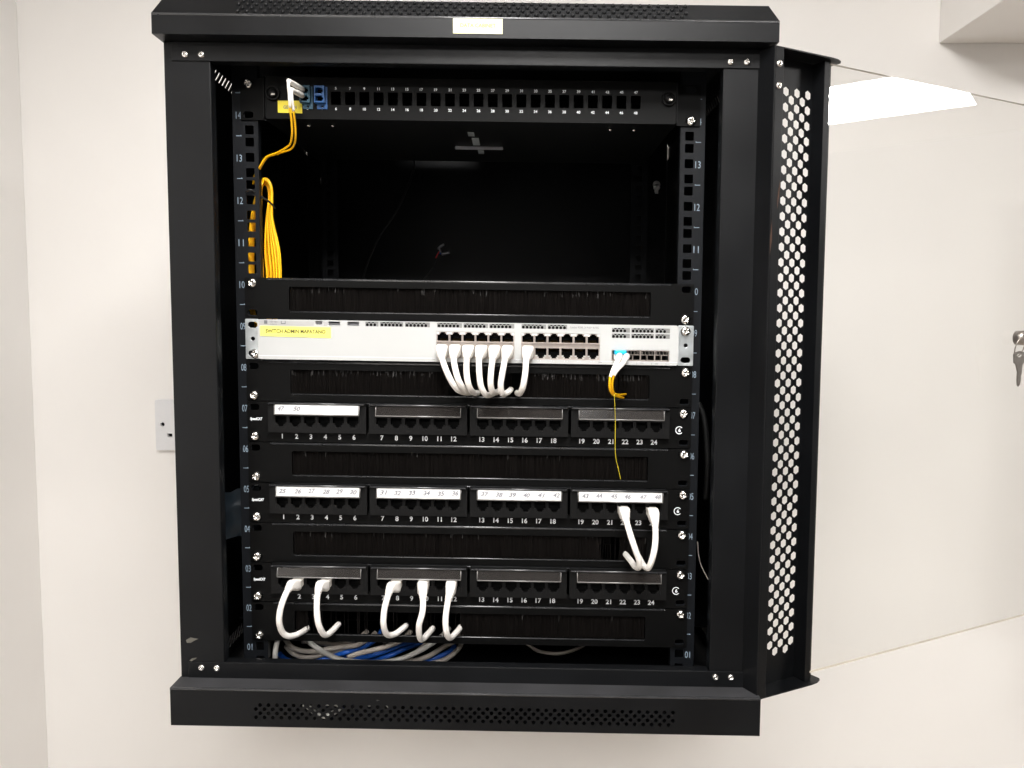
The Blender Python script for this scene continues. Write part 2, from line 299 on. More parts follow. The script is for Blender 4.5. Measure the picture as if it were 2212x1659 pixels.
D = json.loads(r'''{"switch_cables":[[[-29.0,-14.0,356.4],[-26.2,-34.0,347.4],[-21.4,-44.0,336.6],[-15.7,-44.0,324.4],[-9.8,-36.0,315.1],[-3.9,-18.0,310.5],[1.9,6.0,308.1]],[[-15.0,-14.0,356.7],[-14.1,-34.0,347.6],[-11.1,-44.0,335.0],[-7.8,-44.0,324.5],[-3.6,-36.0,316.1],[-0.7,-18.0,311.5],[1.9,6.0,309.5]],[[-1.0,-14.0,356.9],[-0.4,-34.0,346.9],[0.0,-44.0,334.3],[1.5,-44.0,322.9],[3.9,-36.0,314.9],[6.5,-18.0,310.2],[9.4,6.0,308.2]],[[13.5,-14.0,356.7],[12.4,-34.0,347.1],[13.1,-44.0,332.8],[14.9,-44.0,319.7],[18.9,-36.0,310.7],[22.7,-18.0,308.2],[27.0,6.0,308.5]],[[27.5,-14.0,356.4],[26.5,-34.0,347.4],[25.1,-44.0,333.8],[24.7,-44.0,322.4],[26.4,-36.0,313.5],[29.3,-18.0,311.1],[32.5,6.0,310.9]],[[41.4,-14.0,356.7],[39.5,-34.0,347.6],[36.9,-44.0,334.0],[35.1,-44.0,320.9],[36.9,-36.0,311.4],[41.9,-18.0,311.3],[45.1,6.0,312.5]],[[62.6,-14.0,357.0],[61.3,-34.0,347.0],[60.2,-44.0,333.5],[58.3,-44.0,321.2],[56.0,-36.0,313.9],[53.8,-18.0,310.1],[52.0,6.0,308.9]]],
"low_cables":[[[-185.9,-16.0,98.8],[-186.4,-36.0,104.1],[-188.4,-48.0,99.2],[-191.9,-54.0,87.7],[-194.3,-54.0,72.7],[-193.7,-46.0,57.3],[-189.4,-38.0,49.6],[-185.2,-24.0,45.6],[-182.6,-6.0,42.3],[-181.3,8.0,40.5]],[[-155.4,-16.0,98.6],[-155.9,-36.0,103.9],[-156.1,-46.0,96.4],[-155.3,-52.0,83.5],[-153.8,-52.0,68.6],[-151.1,-42.0,54.0],[-148.4,-28.0,49.5],[-146.9,-6.0,47.3],[-146.9,8.0,45.5]],[[-78.6,-16.0,98.6],[-80.6,-36.0,103.9],[-82.7,-46.0,96.3],[-85.1,-52.0,84.8],[-86.0,-52.0,69.8],[-84.3,-42.0,55.2],[-78.8,-26.0,48.9],[-73.1,-6.0,47.2],[-71.2,8.0,45.4]],[[-48.8,-16.0,99.1],[-46.8,-36.0,99.0],[-45.4,-46.0,91.5],[-45.8,-50.0,82.1],[-49.3,-50.0,68.3],[-49.6,-42.0,52.8],[-47.8,-30.0,45.9],[-43.2,-6.0,44.1],[-41.2,8.0,43.0]],[[-18.4,-16.0,99.7],[-17.9,-36.0,99.5],[-19.9,-46.0,90.6],[-21.6,-50.0,74.3],[-20.5,-48.0,59.9],[-17.9,-34.0,49.4],[-12.1,-6.0,46.2],[-9.7,8.0,45.1]]],
"mid_cables":[[[167.0,-16.0,184.4],[166.3,-38.0,182.0],[169.6,-50.0,168.5],[174.2,-54.0,154.5],[178.6,-52.0,142.5],[179.3,-46.0,133.2],[177.0,-36.0,131.1],[174.4,-20.0,132.7],[171.8,4.0,132.9]],[[197.8,-16.0,183.6],[197.1,-38.0,177.4],[195.1,-52.0,161.9],[192.5,-54.0,147.2],[189.5,-48.0,134.1],[187.1,-38.0,131.3],[186.1,-24.0,131.5],[185.6,-6.0,132.1],[183.4,6.0,134.6]]],
"fib_boot1":[[-172.1,-14.0,622.7],[-172.3,-40.0,619.7],[-172.6,-62.0,617.1]],
"fib_boot2":[[-172.2,-14.0,616.7],[-172.4,-36.0,613.6],[-172.2,-56.0,610.7]],
"fib_c1":[[-172.6,-62.0,617.1],[-170.6,-70.0,613.2],[-170.3,-70.0,605.1],[-171.2,-64.0,591.2],[-172.3,-56.0,581.8],[-174.6,-46.0,570.3],[-180.1,-34.0,562.9],[-188.3,-24.0,560.4],[-200.7,-12.0,558.1],[-214.0,-4.0,555.2],[-222.2,0.0,546.1],[-226.9,6.0,541.9],[-232.3,12.0,538.0],[-235.8,18.0,530.7]],
"fib_c2":[[-172.2,-56.0,610.7],[-169.0,-66.0,606.3],[-168.6,-66.0,599.8],[-168.9,-60.0,589.0],[-170.1,-52.0,580.0],[-172.2,-42.0,569.0],[-176.5,-32.0,562.8],[-183.6,-22.0,559.7],[-193.6,-14.0,558.7],[-205.0,-8.0,556.8],[-214.0,-2.0,555.4],[-222.5,3.0,545.7],[-226.8,9.0,542.5],[-231.6,15.0,538.6],[-235.4,21.0,531.2]],
"coil":[[[-225.1,23.2,537.8],[-219.6,23.2,534.4],[-216.7,23.2,522.9],[-217.2,23.2,495.5],[-210.6,23.2,462.9],[-209.1,23.2,435.5],[-210.7,23.2,400.0],[-217.6,23.2,379.5],[-226.8,23.2,379.3],[-230.9,17.2,404.6],[-226.7,17.2,434.9],[-229.3,17.2,482.1],[-228.6,17.2,516.8],[-226.3,17.2,531.7]],[[-223.9,19.5,535.3],[-218.7,19.5,531.9],[-216.0,19.5,520.6],[-216.5,19.5,493.2],[-210.8,19.5,460.8],[-209.3,19.5,428.7],[-211.0,19.5,393.3],[-222.8,19.5,372.8],[-230.0,13.5,372.7],[-240.8,13.5,397.8],[-240.7,13.5,427.9],[-239.1,13.5,479.7],[-232.4,13.5,514.4],[-225.2,13.5,529.3]],[[-228.8,34.8,538.5],[-223.6,34.8,535.1],[-221.0,34.8,523.5],[-222.1,34.8,495.6],[-217.1,34.8,462.6],[-215.5,34.8,434.4],[-217.2,34.8,398.3],[-222.5,34.8,377.6],[-231.9,34.8,377.4],[-234.3,28.8,403.1],[-231.0,28.8,433.8],[-232.8,28.8,482.1],[-232.1,28.8,517.4],[-230.0,28.8,532.4]],[[-224.7,21.8,534.5],[-219.8,21.8,531.1],[-217.4,21.8,519.7],[-218.9,21.8,492.2],[-214.8,21.8,459.7],[-213.2,21.8,437.7],[-214.9,21.8,402.2],[-224.4,21.8,381.7],[-231.7,15.8,381.6],[-240.2,15.8,406.7],[-240.1,15.8,436.9],[-238.7,15.8,478.7],[-231.9,15.8,513.6],[-225.9,15.8,528.5]],[[-229.2,36.2,537.9],[-224.4,36.2,534.5],[-222.2,36.2,522.9],[-223.3,36.2,495.0],[-220.0,36.2,461.9],[-218.5,36.2,431.0],[-220.2,36.2,394.9],[-224.1,36.2,374.1],[-231.6,30.2,374.1],[-234.6,30.2,399.7],[-232.0,30.2,430.5],[-232.9,30.2,481.4],[-232.2,30.2,516.7],[-230.5,30.2,531.8]],[[-225.7,24.8,534.1],[-221.2,24.8,530.7],[-219.1,24.8,519.3],[-220.8,24.8,491.7],[-218.3,24.8,459.0],[-216.8,24.8,431.3],[-218.5,24.8,395.6],[-226.1,24.8,375.1],[-233.4,18.8,375.0],[-240.1,18.8,400.3],[-240.0,18.8,430.6],[-238.5,18.8,478.2],[-231.7,18.8,513.2],[-226.9,18.8,528.1]],[[-229.6,37.4,536.1],[-225.2,37.4,532.7],[-223.3,37.4,521.1],[-225.9,37.4,493.1],[-224.3,37.4,459.9],[-222.7,37.4,433.5],[-224.4,37.4,397.4],[-226.2,37.4,376.6],[-233.7,31.4,376.5],[-234.6,31.4,402.3],[-232.8,31.4,433.0],[-233.0,31.4,479.6],[-232.3,31.4,514.9],[-230.9,31.4,530.1]],[[-227.0,29.1,535.4],[-222.9,29.1,532.0],[-221.1,29.1,520.5],[-224.0,29.1,492.7],[-223.2,29.1,459.9],[-221.6,29.1,434.7],[-223.3,29.1,398.9],[-228.6,29.1,378.3],[-235.9,23.1,378.2],[-240.3,23.1,403.6],[-240.2,23.1,434.1],[-238.7,23.1,479.2],[-231.9,23.1,514.4],[-228.3,23.1,529.4]],[[-230.0,38.6,536.1],[-226.0,38.6,532.6],[-224.4,38.6,521.0],[-226.9,38.6,492.9],[-226.9,38.6,459.7],[-225.4,38.6,434.3],[-227.1,38.6,398.1],[-227.6,38.6,377.4],[-235.0,32.6,377.3],[-234.6,32.6,403.0],[-233.7,32.6,433.8],[-233.1,32.6,479.4],[-232.4,32.6,514.9],[-231.3,32.6,530.0]],[[-229.8,38.0,534.4],[-226.1,38.0,530.9],[-224.6,38.0,519.3],[-227.8,38.0,491.2],[-228.7,38.0,458.0],[-227.1,38.0,429.9],[-228.9,38.0,393.7],[-232.2,38.0,372.9],[-239.7,32.0,372.9],[-242.1,32.0,398.6],[-242.0,32.0,429.4],[-240.5,32.0,477.6],[-233.6,32.0,513.2],[-231.1,32.0,528.3]],[[-227.1,29.2,533.2],[-223.6,29.2,529.8],[-222.2,29.2,518.3],[-225.9,29.2,490.5],[-227.6,29.2,457.6],[-226.0,29.2,433.1],[-227.7,29.2,397.3],[-226.3,29.2,376.7],[-233.7,23.2,376.6],[-231.3,23.2,402.2],[-231.2,23.2,432.6],[-229.8,23.2,477.2],[-229.1,23.2,512.2],[-228.3,23.2,527.2]]],
"sf1":[[160.2,-16.0,351.9],[154.1,-40.0,345.3],[148.7,-50.0,337.5],[146.4,-52.0,331.5],[146.1,-50.0,323.6],[147.4,-46.0,317.2],[151.1,-38.0,312.6],[157.3,-26.0,309.8],[164.6,-8.0,306.7],[168.0,4.0,305.4]],
"sf2":[[167.8,-16.0,351.5],[160.7,-40.0,345.4],[153.4,-50.0,338.4],[150.5,-50.0,333.2],[149.1,-48.0,326.9],[149.6,-44.0,318.8],[152.9,-36.0,313.3],[160.2,-20.0,310.7],[166.6,-6.0,310.0],[169.8,4.0,309.6]],
"thread":[[151.7,-44.0,313.3],[154.8,-30.0,286.3],[156.1,-22.0,258.2],[157.6,-16.0,243.4],[161.0,-10.0,231.3],[164.9,-4.0,217.1]],
"bundle":[["w",[[-215.0,11.0,35.7],[-218.0,17.0,22.9],[-218.8,11.0,13.5],[-221.5,17.0,-3.3],[-219.0,11.0,-11.7]]],["w",[[-201.4,33.0,27.3],[-189.9,39.0,12.9],[-175.2,33.0,5.8],[-160.5,39.0,-5.6],[-142.9,33.0,-7.3],[-121.9,39.0,-11.5],[-98.6,33.0,-7.8],[-77.3,39.0,-4.8],[-54.3,33.0,8.8],[-37.1,39.0,18.8],[-24.8,33.0,33.5]]],["g",[[-223.2,46.8,21.4],[-217.8,52.8,5.2],[-205.7,46.8,-0.5],[-189.3,52.8,-5.4],[-168.2,46.8,0.2],[-153.0,52.8,1.0],[-136.7,46.8,5.4],[-124.3,52.8,9.3],[-112.6,46.8,20.4]]],["g",[[-221.7,60.5,-2.7],[-214.4,66.5,-14.5],[-197.5,60.5,-16.0],[-180.7,66.5,-15.1],[-159.4,60.5,-7.8],[-137.8,66.5,-5.2],[-118.2,60.5,4.7],[-105.5,66.5,12.7]]],["g",[[-144.6,41.2,-7.0],[-130.9,47.2,-4.0],[-111.8,41.2,3.1],[-94.8,47.2,6.4],[-80.4,41.2,15.2],[-70.8,47.2,24.0]]],["g",[[-204.8,66.0,1.6],[-185.0,72.0,-2.8],[-165.1,66.0,-2.1],[-149.6,72.0,-1.1],[-134.5,66.0,7.6],[-126.4,72.0,13.2]]],["g",[[-118.9,46.8,-15.1],[-91.4,52.8,-15.7],[-70.9,46.8,-5.7],[-56.6,52.8,3.3],[-46.9,46.8,17.0]]],["g",[[-110.9,60.5,-22.5],[-81.3,66.5,-22.3],[-54.5,60.5,-12.9],[-35.3,66.5,-3.3],[-18.1,60.5,8.6],[-12.4,66.5,14.4]]],["g",[[-58.9,71.5,-27.2],[-38.0,77.5,-24.7],[-25.1,71.5,-14.7],[-16.3,77.5,-7.5],[-12.8,71.5,2.9]]],["b",[[-183.3,52.2,-17.2],[-166.5,58.2,-14.0],[-150.0,52.2,-6.0],[-136.1,58.2,-4.1],[-122.7,52.2,4.4],[-113.2,58.2,9.6],[-106.0,52.2,21.4]]],["b",[[-163.5,57.8,-20.8],[-140.4,63.8,-18.5],[-117.9,57.8,-10.5],[-97.6,63.8,-5.2],[-79.9,57.8,4.5],[-64.0,63.8,6.4],[-51.1,57.8,17.1]]],["b",[[-144.6,68.8,-25.2],[-124.2,74.8,-24.6],[-101.5,68.8,-16.2],[-83.9,74.8,-10.0],[-64.6,68.8,0.2],[-51.5,74.8,4.0]]],["b",[[-232.8,71.5,-17.0],[-227.0,77.5,-26.6],[-209.9,71.5,-26.8],[-186.7,77.5,-28.2],[-166.7,71.5,-23.3],[-151.1,77.5,-29.2]]],["b",[[-106.0,77.0,-30.5],[-75.9,83.0,-29.8],[-51.8,77.0,-22.6],[-30.7,83.0,-16.5],[-22.4,77.0,-5.9]]],["b",[[-225.9,63.2,-22.8],[-206.2,69.2,-28.2],[-170.9,63.2,-20.9],[-156.9,69.2,-19.3],[-131.1,63.2,-13.9],[-106.1,69.2,-10.5],[-88.3,63.2,1.0],[-78.4,69.2,7.3]]]],
"loop":[[60.9,120.0,-16.2],[68.0,110.0,-16.5],[80.2,104.0,-21.6],[101.2,100.0,-22.8],[119.0,104.0,-21.2],[135.4,110.0,-16.5],[143.3,120.0,-14.6]],
"rcable":[[256.9,40.0,298.0],[263.1,38.0,282.5],[266.3,36.0,256.5],[268.6,38.0,224.4],[270.2,50.0,184.4]],
"rwire":[[257.6,30.0,140.7],[259.0,30.0,124.7],[262.5,28.0,111.9],[268.2,20.0,100.2]],
"icab1":[[-119.9,470.0,649.3],[-116.2,440.0,625.1],[-139.6,430.0,564.7],[-175.1,440.0,514.0],[-200.1,450.0,454.8],[-204.5,450.0,394.4]],
"icab2":[[-74.7,430.0,493.9],[-82.2,430.0,473.9],[-99.4,430.0,451.5],[-118.2,430.0,417.9]],
"conn":[[-74.6,430.0,503.5],[-61.3,430.0,503.7],[-59.8,430.0,494.1],[-80.6,430.0,487.9],[-73.2,430.0,496.1]]}''')

# ================================================================= the room
def slab(name, x0, x1, y0, y1, z0, z1, m, sh=0):
    b = MB(sh); b.box(x0, x1, y0, y1, z0, z1); o = b.build(name, m); o['kind'] = 'structure'; return o
WY = 490
slab('wall_back', -900, 3700, WY, WY+80, -1250, 1232, 'wall')
slab('wall_left', -880, -775, -2600, WY-.5, -1250, 1232, 'wall')
slab('ceiling', -900, 3700, -2600, WY+80, 1234, 1290, 'ceiling')
slab('floor', -900, 3700, -2600, WY+80, -1330, -1251, 'floor')
b = MB(0); b.box(740, 1500, 290, WY-.6, 844, 1233); o = b.build('soffit', 'wall', bevel=1.5); tag(o, kind='structure')

def ceiling_light(cx, cy, label):
    t = thing('ceiling_light', label, 'ceiling light', (cx, cy, 1231), 'square ceiling light panels', 0)
    b = MB(0)
    for x0, x1, y0, y1 in ((-300, 300, -300, -285), (-300, 300, 285, 300), (-300, -285, -285, 285), (285, 300, -285, 285)):
        b.box(cx+x0, cx+x1, cy+y0, cy+y1, 1226, 1233)
    b.build('frame', 'lampframe', t)
    b = MB(0); b.box(cx-284.5, cx+284.5, cy-284.5, cy+284.5, 1229, 1232.5); b.build('diffuser', 'lamp', t)
ceiling_light(2800, -480, 'square light panel in the ceiling, the one mirrored in the glass door')
ceiling_light(120, -840, 'square light panel in the ceiling in front of the cabinet')
ceiling_light(120, -2200, 'square light panel in the ceiling farthest from the cabinet')

# wall socket
sx0, sz0, sz1 = -562.5, 166, 252
t = thing('wall_socket', 'white plastic wall socket half hidden behind the left side of the black cabinet', 'socket', (sx0+70, 489, sz0), sh=0)
b = MB(0)
hl = [hexa(-550.2, 210.2, 3.6, n=16), rect(-542, -534, 189, 194.5)]
b.plate(rrect(sx0, sx0+146, sz0, sz1, 3), hl, FR(480.5), 9); b.build('face_plate', 'socket', t, bevel=1.2)
b = MB(0); b.box(sx0+2, sx0+144, 486, 489.2, sz0+2, sz1-2); b.build('back_box', 'cavity', t)

# ================================================================= the cabinet
cab = thing('data_cabinet', 'open black wall mounted network cabinet with its glass door swung right', 'cabinet', (0, 220, -31))
# lid
ZL, ZT, ZB, ZBB = 657.6, 677.0, 7.0, -31.5
YL, YB, YF = -69.9, -74.4, -49.0
b = MB(); XL = 302
b.box(-XL, XL, YL, YL+1.4, ZL, ZT)                        # fascia
b.box(-XL, XL, YL+1.5, YF-.3, ZL, ZL+1.4)                 # underside return
# hipped top
r0 = [(-XL, YL, ZT), (XL, YL, ZT), (XL, 488, ZT), (-XL, 488, ZT)]
i_ = 8.6; r1 = [(-XL+i_, YL+8, ZT+17), (XL-i_, YL+8, ZT+17), (XL-i_, 488, ZT+17), (-XL+i_, 488, ZT+17)]
b.add(r0+r1, [(0, 1, 5, 4), (1, 2, 6, 5), (3, 0, 4, 7)])
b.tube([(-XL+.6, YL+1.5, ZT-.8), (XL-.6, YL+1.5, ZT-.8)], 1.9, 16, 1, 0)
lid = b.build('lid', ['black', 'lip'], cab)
def slits(zc, wd=2.2):
    hs = []
    for i in range(22):
        y = 66+i*10.3; hs.append([(y-5.8-wd, zc-6), (y-5.8+wd, zc-6), (y+7.8+wd, zc+7), (y+7.8-wd, zc+7)])
    return hs
for sgn in (-1, 1):
    b = MB(); f = (lambda a, c_, d, s_=sgn: (s_*(XL-d), a, c_))
    b.plate([(YL+1.5, ZL), (488, ZL), (488, ZT-.1), (YL+1.5, ZT-.1)], [], f, 1.2) if sgn == 9 else None
    b.plate([(YL+1.6, ZL), (488, ZL), (488, ZT), (YL+1.6, ZT)], slits(ZL+9.5, 2.3 if sgn < 0 else 1.1), f, 1.2)
    b.build('lid_side_vent', 'black', cab)
# roof with an unseen slot added to let light onto the back panel
b = MB(); b.plate(rect(-XL+i_, XL-i_, YL+8, 488), [rrect(-112, -22, 384, 404, 4)], lambda a, c_, d: (a, c_, ZT+17-d), 1.2)
b.build('roof', 'black', cab)
# pressed dimples on the bevel
b = MB()
for row in range(4):
    for i in range(50):
        x = -219+i*8.72+(4.36 if row % 2 else 0)+(0 if row != 3 else 0); fr = .16+row*.235
        cy, cz = YL+8*fr, ZT+17*fr; nn = Vector((0, -.905, .426))
        c0 = Vector((x, cy, cz)); tx = Vector((1, 0, 0)); tz = nn.cross(tx)
        vs = []
        for (R, hh) in ((2.2, 0), (1.95, 1.1), (1.2, 1.8), (.2, 2.0)):
            for j in range(8):
                a = j*math.pi/4; vs.append(tuple(c0+tx*R*math.cos(a)+tz*R*math.sin(a)+nn*hh))
        fs = [(k*8+j, k*8+(j+1) % 8, (k+1)*8+(j+1) % 8, (k+1)*8+j) for k in range(3) for j in range(8)]+[tuple(24+j for j in range(8))]
        b.add(vs, fs, 0, True)
b.build('pressed_dimples', 'black', cab)
b = MB(); b.plate(rect(-11.2, 36.4, 661.4, 675.4), [], FR(YL-.5), .4)
lab = b.build('name_label', 'label_p', cab)
b = MB(); b.text('DATA CABINET', 12.8, YL-.62, 669, 3.4, width=34, bold=.01); b.build('lettering', 'yprint', lab)
# front frame
b = MB()
b.box(-300, -254.3, YF, YF+1.5, ZB+.5, ZL-.3); b.box(-255.8, -254.3, YF+1.6, YF+14, ZB+.5, ZL-.3)
b.build('left_post', 'black', cab, bevel=.6)
b = MB()
b.box(254.5, 300, YF, YF+1.5, ZB+.5, ZL-.3); b.box(254.5, 256, YF+1.6, YF+14, ZB+.5, ZL-.3)
b.build('right_post', 'black', cab, bevel=.6)
b = MB(); b.box(-292, 292, YF-1.4, YF-.15, 638.6, ZL-.4); b.box(-254, 254, YF+.1, YF+12, 638.7, 640.2); b.build('top_rail', 'black', cab, bevel=.5)
b = MB(); b.box(-292, 292, YF-1.4, YF-.15, ZB+.4, 24.9); b.box(-254, 254, YF+.1, YF+12, 23.4, 24.8); b.build('bottom_rail', 'black', cab, bevel=.5)
# sides, back, inner floor
for sgn in (-1, 1):
    b = MB(); b.box(sgn*300, sgn*298.6, YF+1.6, 488, ZB, ZL-.2); b.build('side_panel', 'black', cab)
KH = []
for kx, kz in ((-271.5, 618), (281.9, 618)):
    KH.append([(kx+6.5*math.cos(math.radians(a)), kz+6.5*math.sin(math.radians(a))) for a in range(-60, 241, 20)]+[(kx-3, kz-13), (kx+3, kz-13)])
b = MB(); b.plate(rect(-298.4, 298.4, ZBB+1, ZT+16), KH, FR(486.5), 1.4); b.build('back_panel', 'black', cab)
for kx in (-271.5, 281.9):
    b = MB(); b.lathe((kx, 484, 613), [(5.5, 2), (5.5, -1), (4, -3), (.3, -3.4)], 16); b.box(kx-2.6, kx+2.6, 484.5, 486, 603, 611); b.build('wall_fixing', 'paper', cab)  # pale colour stands in for light in the unlit keyholes
# base
b = MB()
XB = 301; PH = []
for row in range(4):
    for i in range(50):
        PH.append(hexa(-213.5+i*8.6+(4.3 if row in (1, 3) else 0), -21.5+row*4.35, 2.1, n=8))
b.plate(rect(-XB, XB, ZBB, ZB), PH, FR(YB), 1.4)
b.box(-XB, XB, YB+1.5, 488, ZBB, ZBB+1.3)
base = b.build('base', 'black', cab)
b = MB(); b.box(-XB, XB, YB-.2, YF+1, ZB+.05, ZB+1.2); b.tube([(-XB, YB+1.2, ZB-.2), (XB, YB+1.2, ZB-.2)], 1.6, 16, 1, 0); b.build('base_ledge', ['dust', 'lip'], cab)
b = MB(); b.box(-298, 298, 120, 486, ZB, ZB+1.2); b.build('floor_plate', 'black', cab)
for sgn in (-1, 1):
    b = MB(); f = (lambda a, c_, d, s_=sgn: (s_*(XB-d), a, c_))
    b.plate([(YB+1.6, ZBB+1.4), (488, ZBB+1.4), (488, ZB), (YB+1.6, ZB)], slits(ZBB+20), f, 1.2)
    b.build('base_side_vent', 'black', cab)
# paint chips
b = MB(); b.plate([(-294, 48), (-289, 51), (-285, 50), (-281, 49.5), (-285, 47.6), (-289, 45), (-293, 45)], [], FR(YF-.25), .15)
b.plate([(-291, 26), (-288, 28.5), (-283, 29.2), (-284, 28), (-289, 25)], [], FR(YF-.25), .15); b.build('paint_chip', 'chip', cab)
# screws -----------------------------------------------------------
def screw_mesh(R, name, h=2.6):
    vs = []; fs = []; na, nr = 48, 9
    for i in range(nr+1):
        r = R*(i/nr)
        for j in range(na):
            a = 2*math.pi*j/na; x, z = r*math.cos(a), r*math.sin(a)
            y = -h*(1-(r/R)**2.6)**.5 if r < R else 0
            w = R*.15; L = R*.55
            if (abs(x) < w and abs(z) < L) or (abs(z) < w and abs(x) < L): y += h*.75*(1-r/(L*1.3))
            vs.append((x/1000, y/1000, z/1000))
    for i in range(nr):
        for j in range(na):
            k = (j+1) % na; fs.append((i*na+j, (i+1)*na+j, (i+1)*na+k, i*na+k))
    vs2 = [(R*math.cos(2*math.pi*j/na)/1000, .0012, R*math.sin(2*math.pi*j/na)/1000) for j in range(na)]; o = len(vs); vs += vs2
    for j in range(na): fs.append((nr*na+j, o+j, o+(j+1) % na, nr*na+(j+1) % na))
    me = bpy.data.meshes.new(name); me.from_pydata(vs, [], fs); me.materials.append(M['screw'])
    me.polygons.foreach_set('use_smooth', [True]*len(fs)); me.update(); return me
SCR = screw_mesh(5.4, 'screw', 3.4); SMALL = screw_mesh(3.5, 'screw', 2.2)
def screw(parent, x, y, z, me=None, rot=None, tilt=None, sh=True, name='screw'):
    o = bpy.data.objects.new(name, me or SCR); COL.objects.link(o); o.parent = parent
    o.location = Vector(PT((x, y, z), sh))-ORG[parent.name]
    o.rotation_euler = (random.uniform(-.12, .12), rot if rot is not None else random.uniform(0, 1.5), tilt or random.uniform(-.12, .12)); return o
for x in (-278, -261.8, 260.8, 276.8): screw(cab, x, YF-1.6, 644.7, SMALL)
for x in (-277.8, -261.6, 260.8, 276.8): screw(cab, x, YF-1.6, 18.9, SMALL)

# mounting rails
U = 44.45
def rail(sgn, x0, x1, label):
    holes = []
    for n in range(1, 15):
        for off in (-15.9, 0, 15.9):
            z = (n-.5)*U+off
            if abs(off) > 1: z += 1.6*(-1 if off > 0 else 1)*0
            holes.append(rrect(sgn*232.6-4.6, sgn*232.6+4.6, z-4.7, z+4.7, 1, 2))
    b = MB(); b.plate(rect(x0, x1, 8, 655), holes, FR(0), 1.8)
    ox = x0 if sgn < 0 else x1-1.6
    b.box(ox, ox+1.6, 1.9, 26, 8, 655)
    ix = x1 if sgn < 0 else x0-1.2
    b.box(ix, ix+1.2, .3, 9, 8, 655)
    r = b.build('rack_rail', 'rail', cab, label=label)
    b = MB()
    tx = -243.9 if sgn < 0 else 242.1
    for n in range(1, 15):
        b.text('%02d' % n, tx, -.15, (n-.5)*U-1, 7.2, width=5.6)
        zt = n*U; b.box(tx-2.9, tx+2.9, -.15, -.05, zt-.35, zt+.35)
        b.box(tx-2.9, tx-2.2, -.15, -.05, zt+.35, zt+1) if sgn > 0 else b.box(tx+1.6, tx+2.3, -.15, -.05, zt+.35, zt+1)
    b.build('unit_numbers', 'printblue', r)
rail(-1, -250.5, -224.8, 'left rack rail with square holes and unit numbers')
rail(1, 224.4, 249, 'right rack rail with square holes and unit numbers')
for x0 in (-250, 225):
    b = MB(); holes = [rrect(x0+8, x0+17, z-4.5, z+4.5, 1, 2) for z in [8+15*i for i in range(1, 42)]]
    b.plate(rect(x0, x0+25, 8, 655), holes, FR(380), 1.6); b.build('rear_rail', 'rail', cab)

# ----------------------------------------------------------------- the door
TH = math.radians(27.2); UX, UY = math.cos(TH), math.sin(TH); NX, NY = math.sin(TH), -math.cos(TH); HX, HY = 298.6, -68.0
DS = K*300
def dm(p): return (HX+p[0]*UX+p[1]*NX, HY+p[0]*UY+p[1]*NY, p[2])       # (along, towards viewer, up)
def DM():
    b = MB(DS); b.map = dm; return b
b = DM()
holes = []
for r_ in range(76):
    z = 622.6-7.8*r_
    for uu in ((39, 54.2, 69.4) if r_ % 2 == 0 else (46.6, 61.8)): holes.append(hexa(uu, z, 5.1, 4.75))
b.plate(rect(0, 74.6, 4.2, 654.1), holes, lambda a, c_, d: (a, -22-d, c_), 1.2)
door = b.build('door', 'black', cab)
b = DM(); b.box(0, 1.4, -21.9, 0, 4, 655); b.box(1.5, 12.4, -1.4, 0, 4, 655); b.build('hinge_flange', 'black', door, bevel=.5)
for z in (638.9, 618.1):
    s_ = screw(door, *dm((6.2, .4, z)), me=SMALL, sh=DS); s_.rotation_euler.z = TH
b = DM()
prof = [(74.6, -22), (74.6, -6.4), (82, -6.4), (82, -11), (88.8, -11), (88.8, -15), (78, -14), (78, -23.2), (74.6, -23.2)]
V_ = [(u_, v_, z) for z in (4.3, 654) for u_, v_ in prof]; n_ = len(prof)
b.add(V_, [(i, (i+1) % n_, n_+(i+1) % n_, n_+i) for i in range(n_)]+[tuple(range(n_))[::-1], tuple(range(n_, 2*n_))])
b.build('glass_channel', 'black', door, bevel=.4)
capo = [(0, -26), (95, -25.5), (97.2, -7), (94.5, -4), (88, -1.2), (79, -.1), (0, 0)]
for z, nm in ((654.2, 'top_cap'), (2.8, 'bottom_cap')):
    b = DM(); b.plate(capo, [], lambda a, c_, d, z=z: (a, c_, z+d), 1.3); b.build(nm, 'black', door)
b = DM(); b.box(82.2, 566, -10.6, -6.8, 12.8, 652.2)
gl = b.build('glass_pane', ['glass', 'glassedge'], door)
for p in gl.data.polygons:
    if p.area < .01: p.material_index = 1
b = DM(); b.box(566.5, 590, -22, 0, 4, 655); b.build('far_stile', 'black', door, bevel=.5)
b = DM(); b.map = None
lx, ly, _ = dm((393, -6, 0))
c0 = Vector(dm((418, -6, 372))); c1 = Vector(dm((418, 6, 372)))
b.tube([c0, c1], 9, 20, 0, 0); b.build('lock_barrel', 'keymetal', door)
# scuffs on the door edge
b = DM(); b.plate([(9, 500), (11, 512), (12, 530), (10, 520), (8.5, 508)], [], lambda a, c_, d: (a, .12+d*0, c_), .1)
b.plate([(1, 455), (3, 470), (2.4, 490), (.6, 470)], [], lambda a, c_, d: (a, .12, c_), .1); b.build('scuff_mark', 'rust', door)

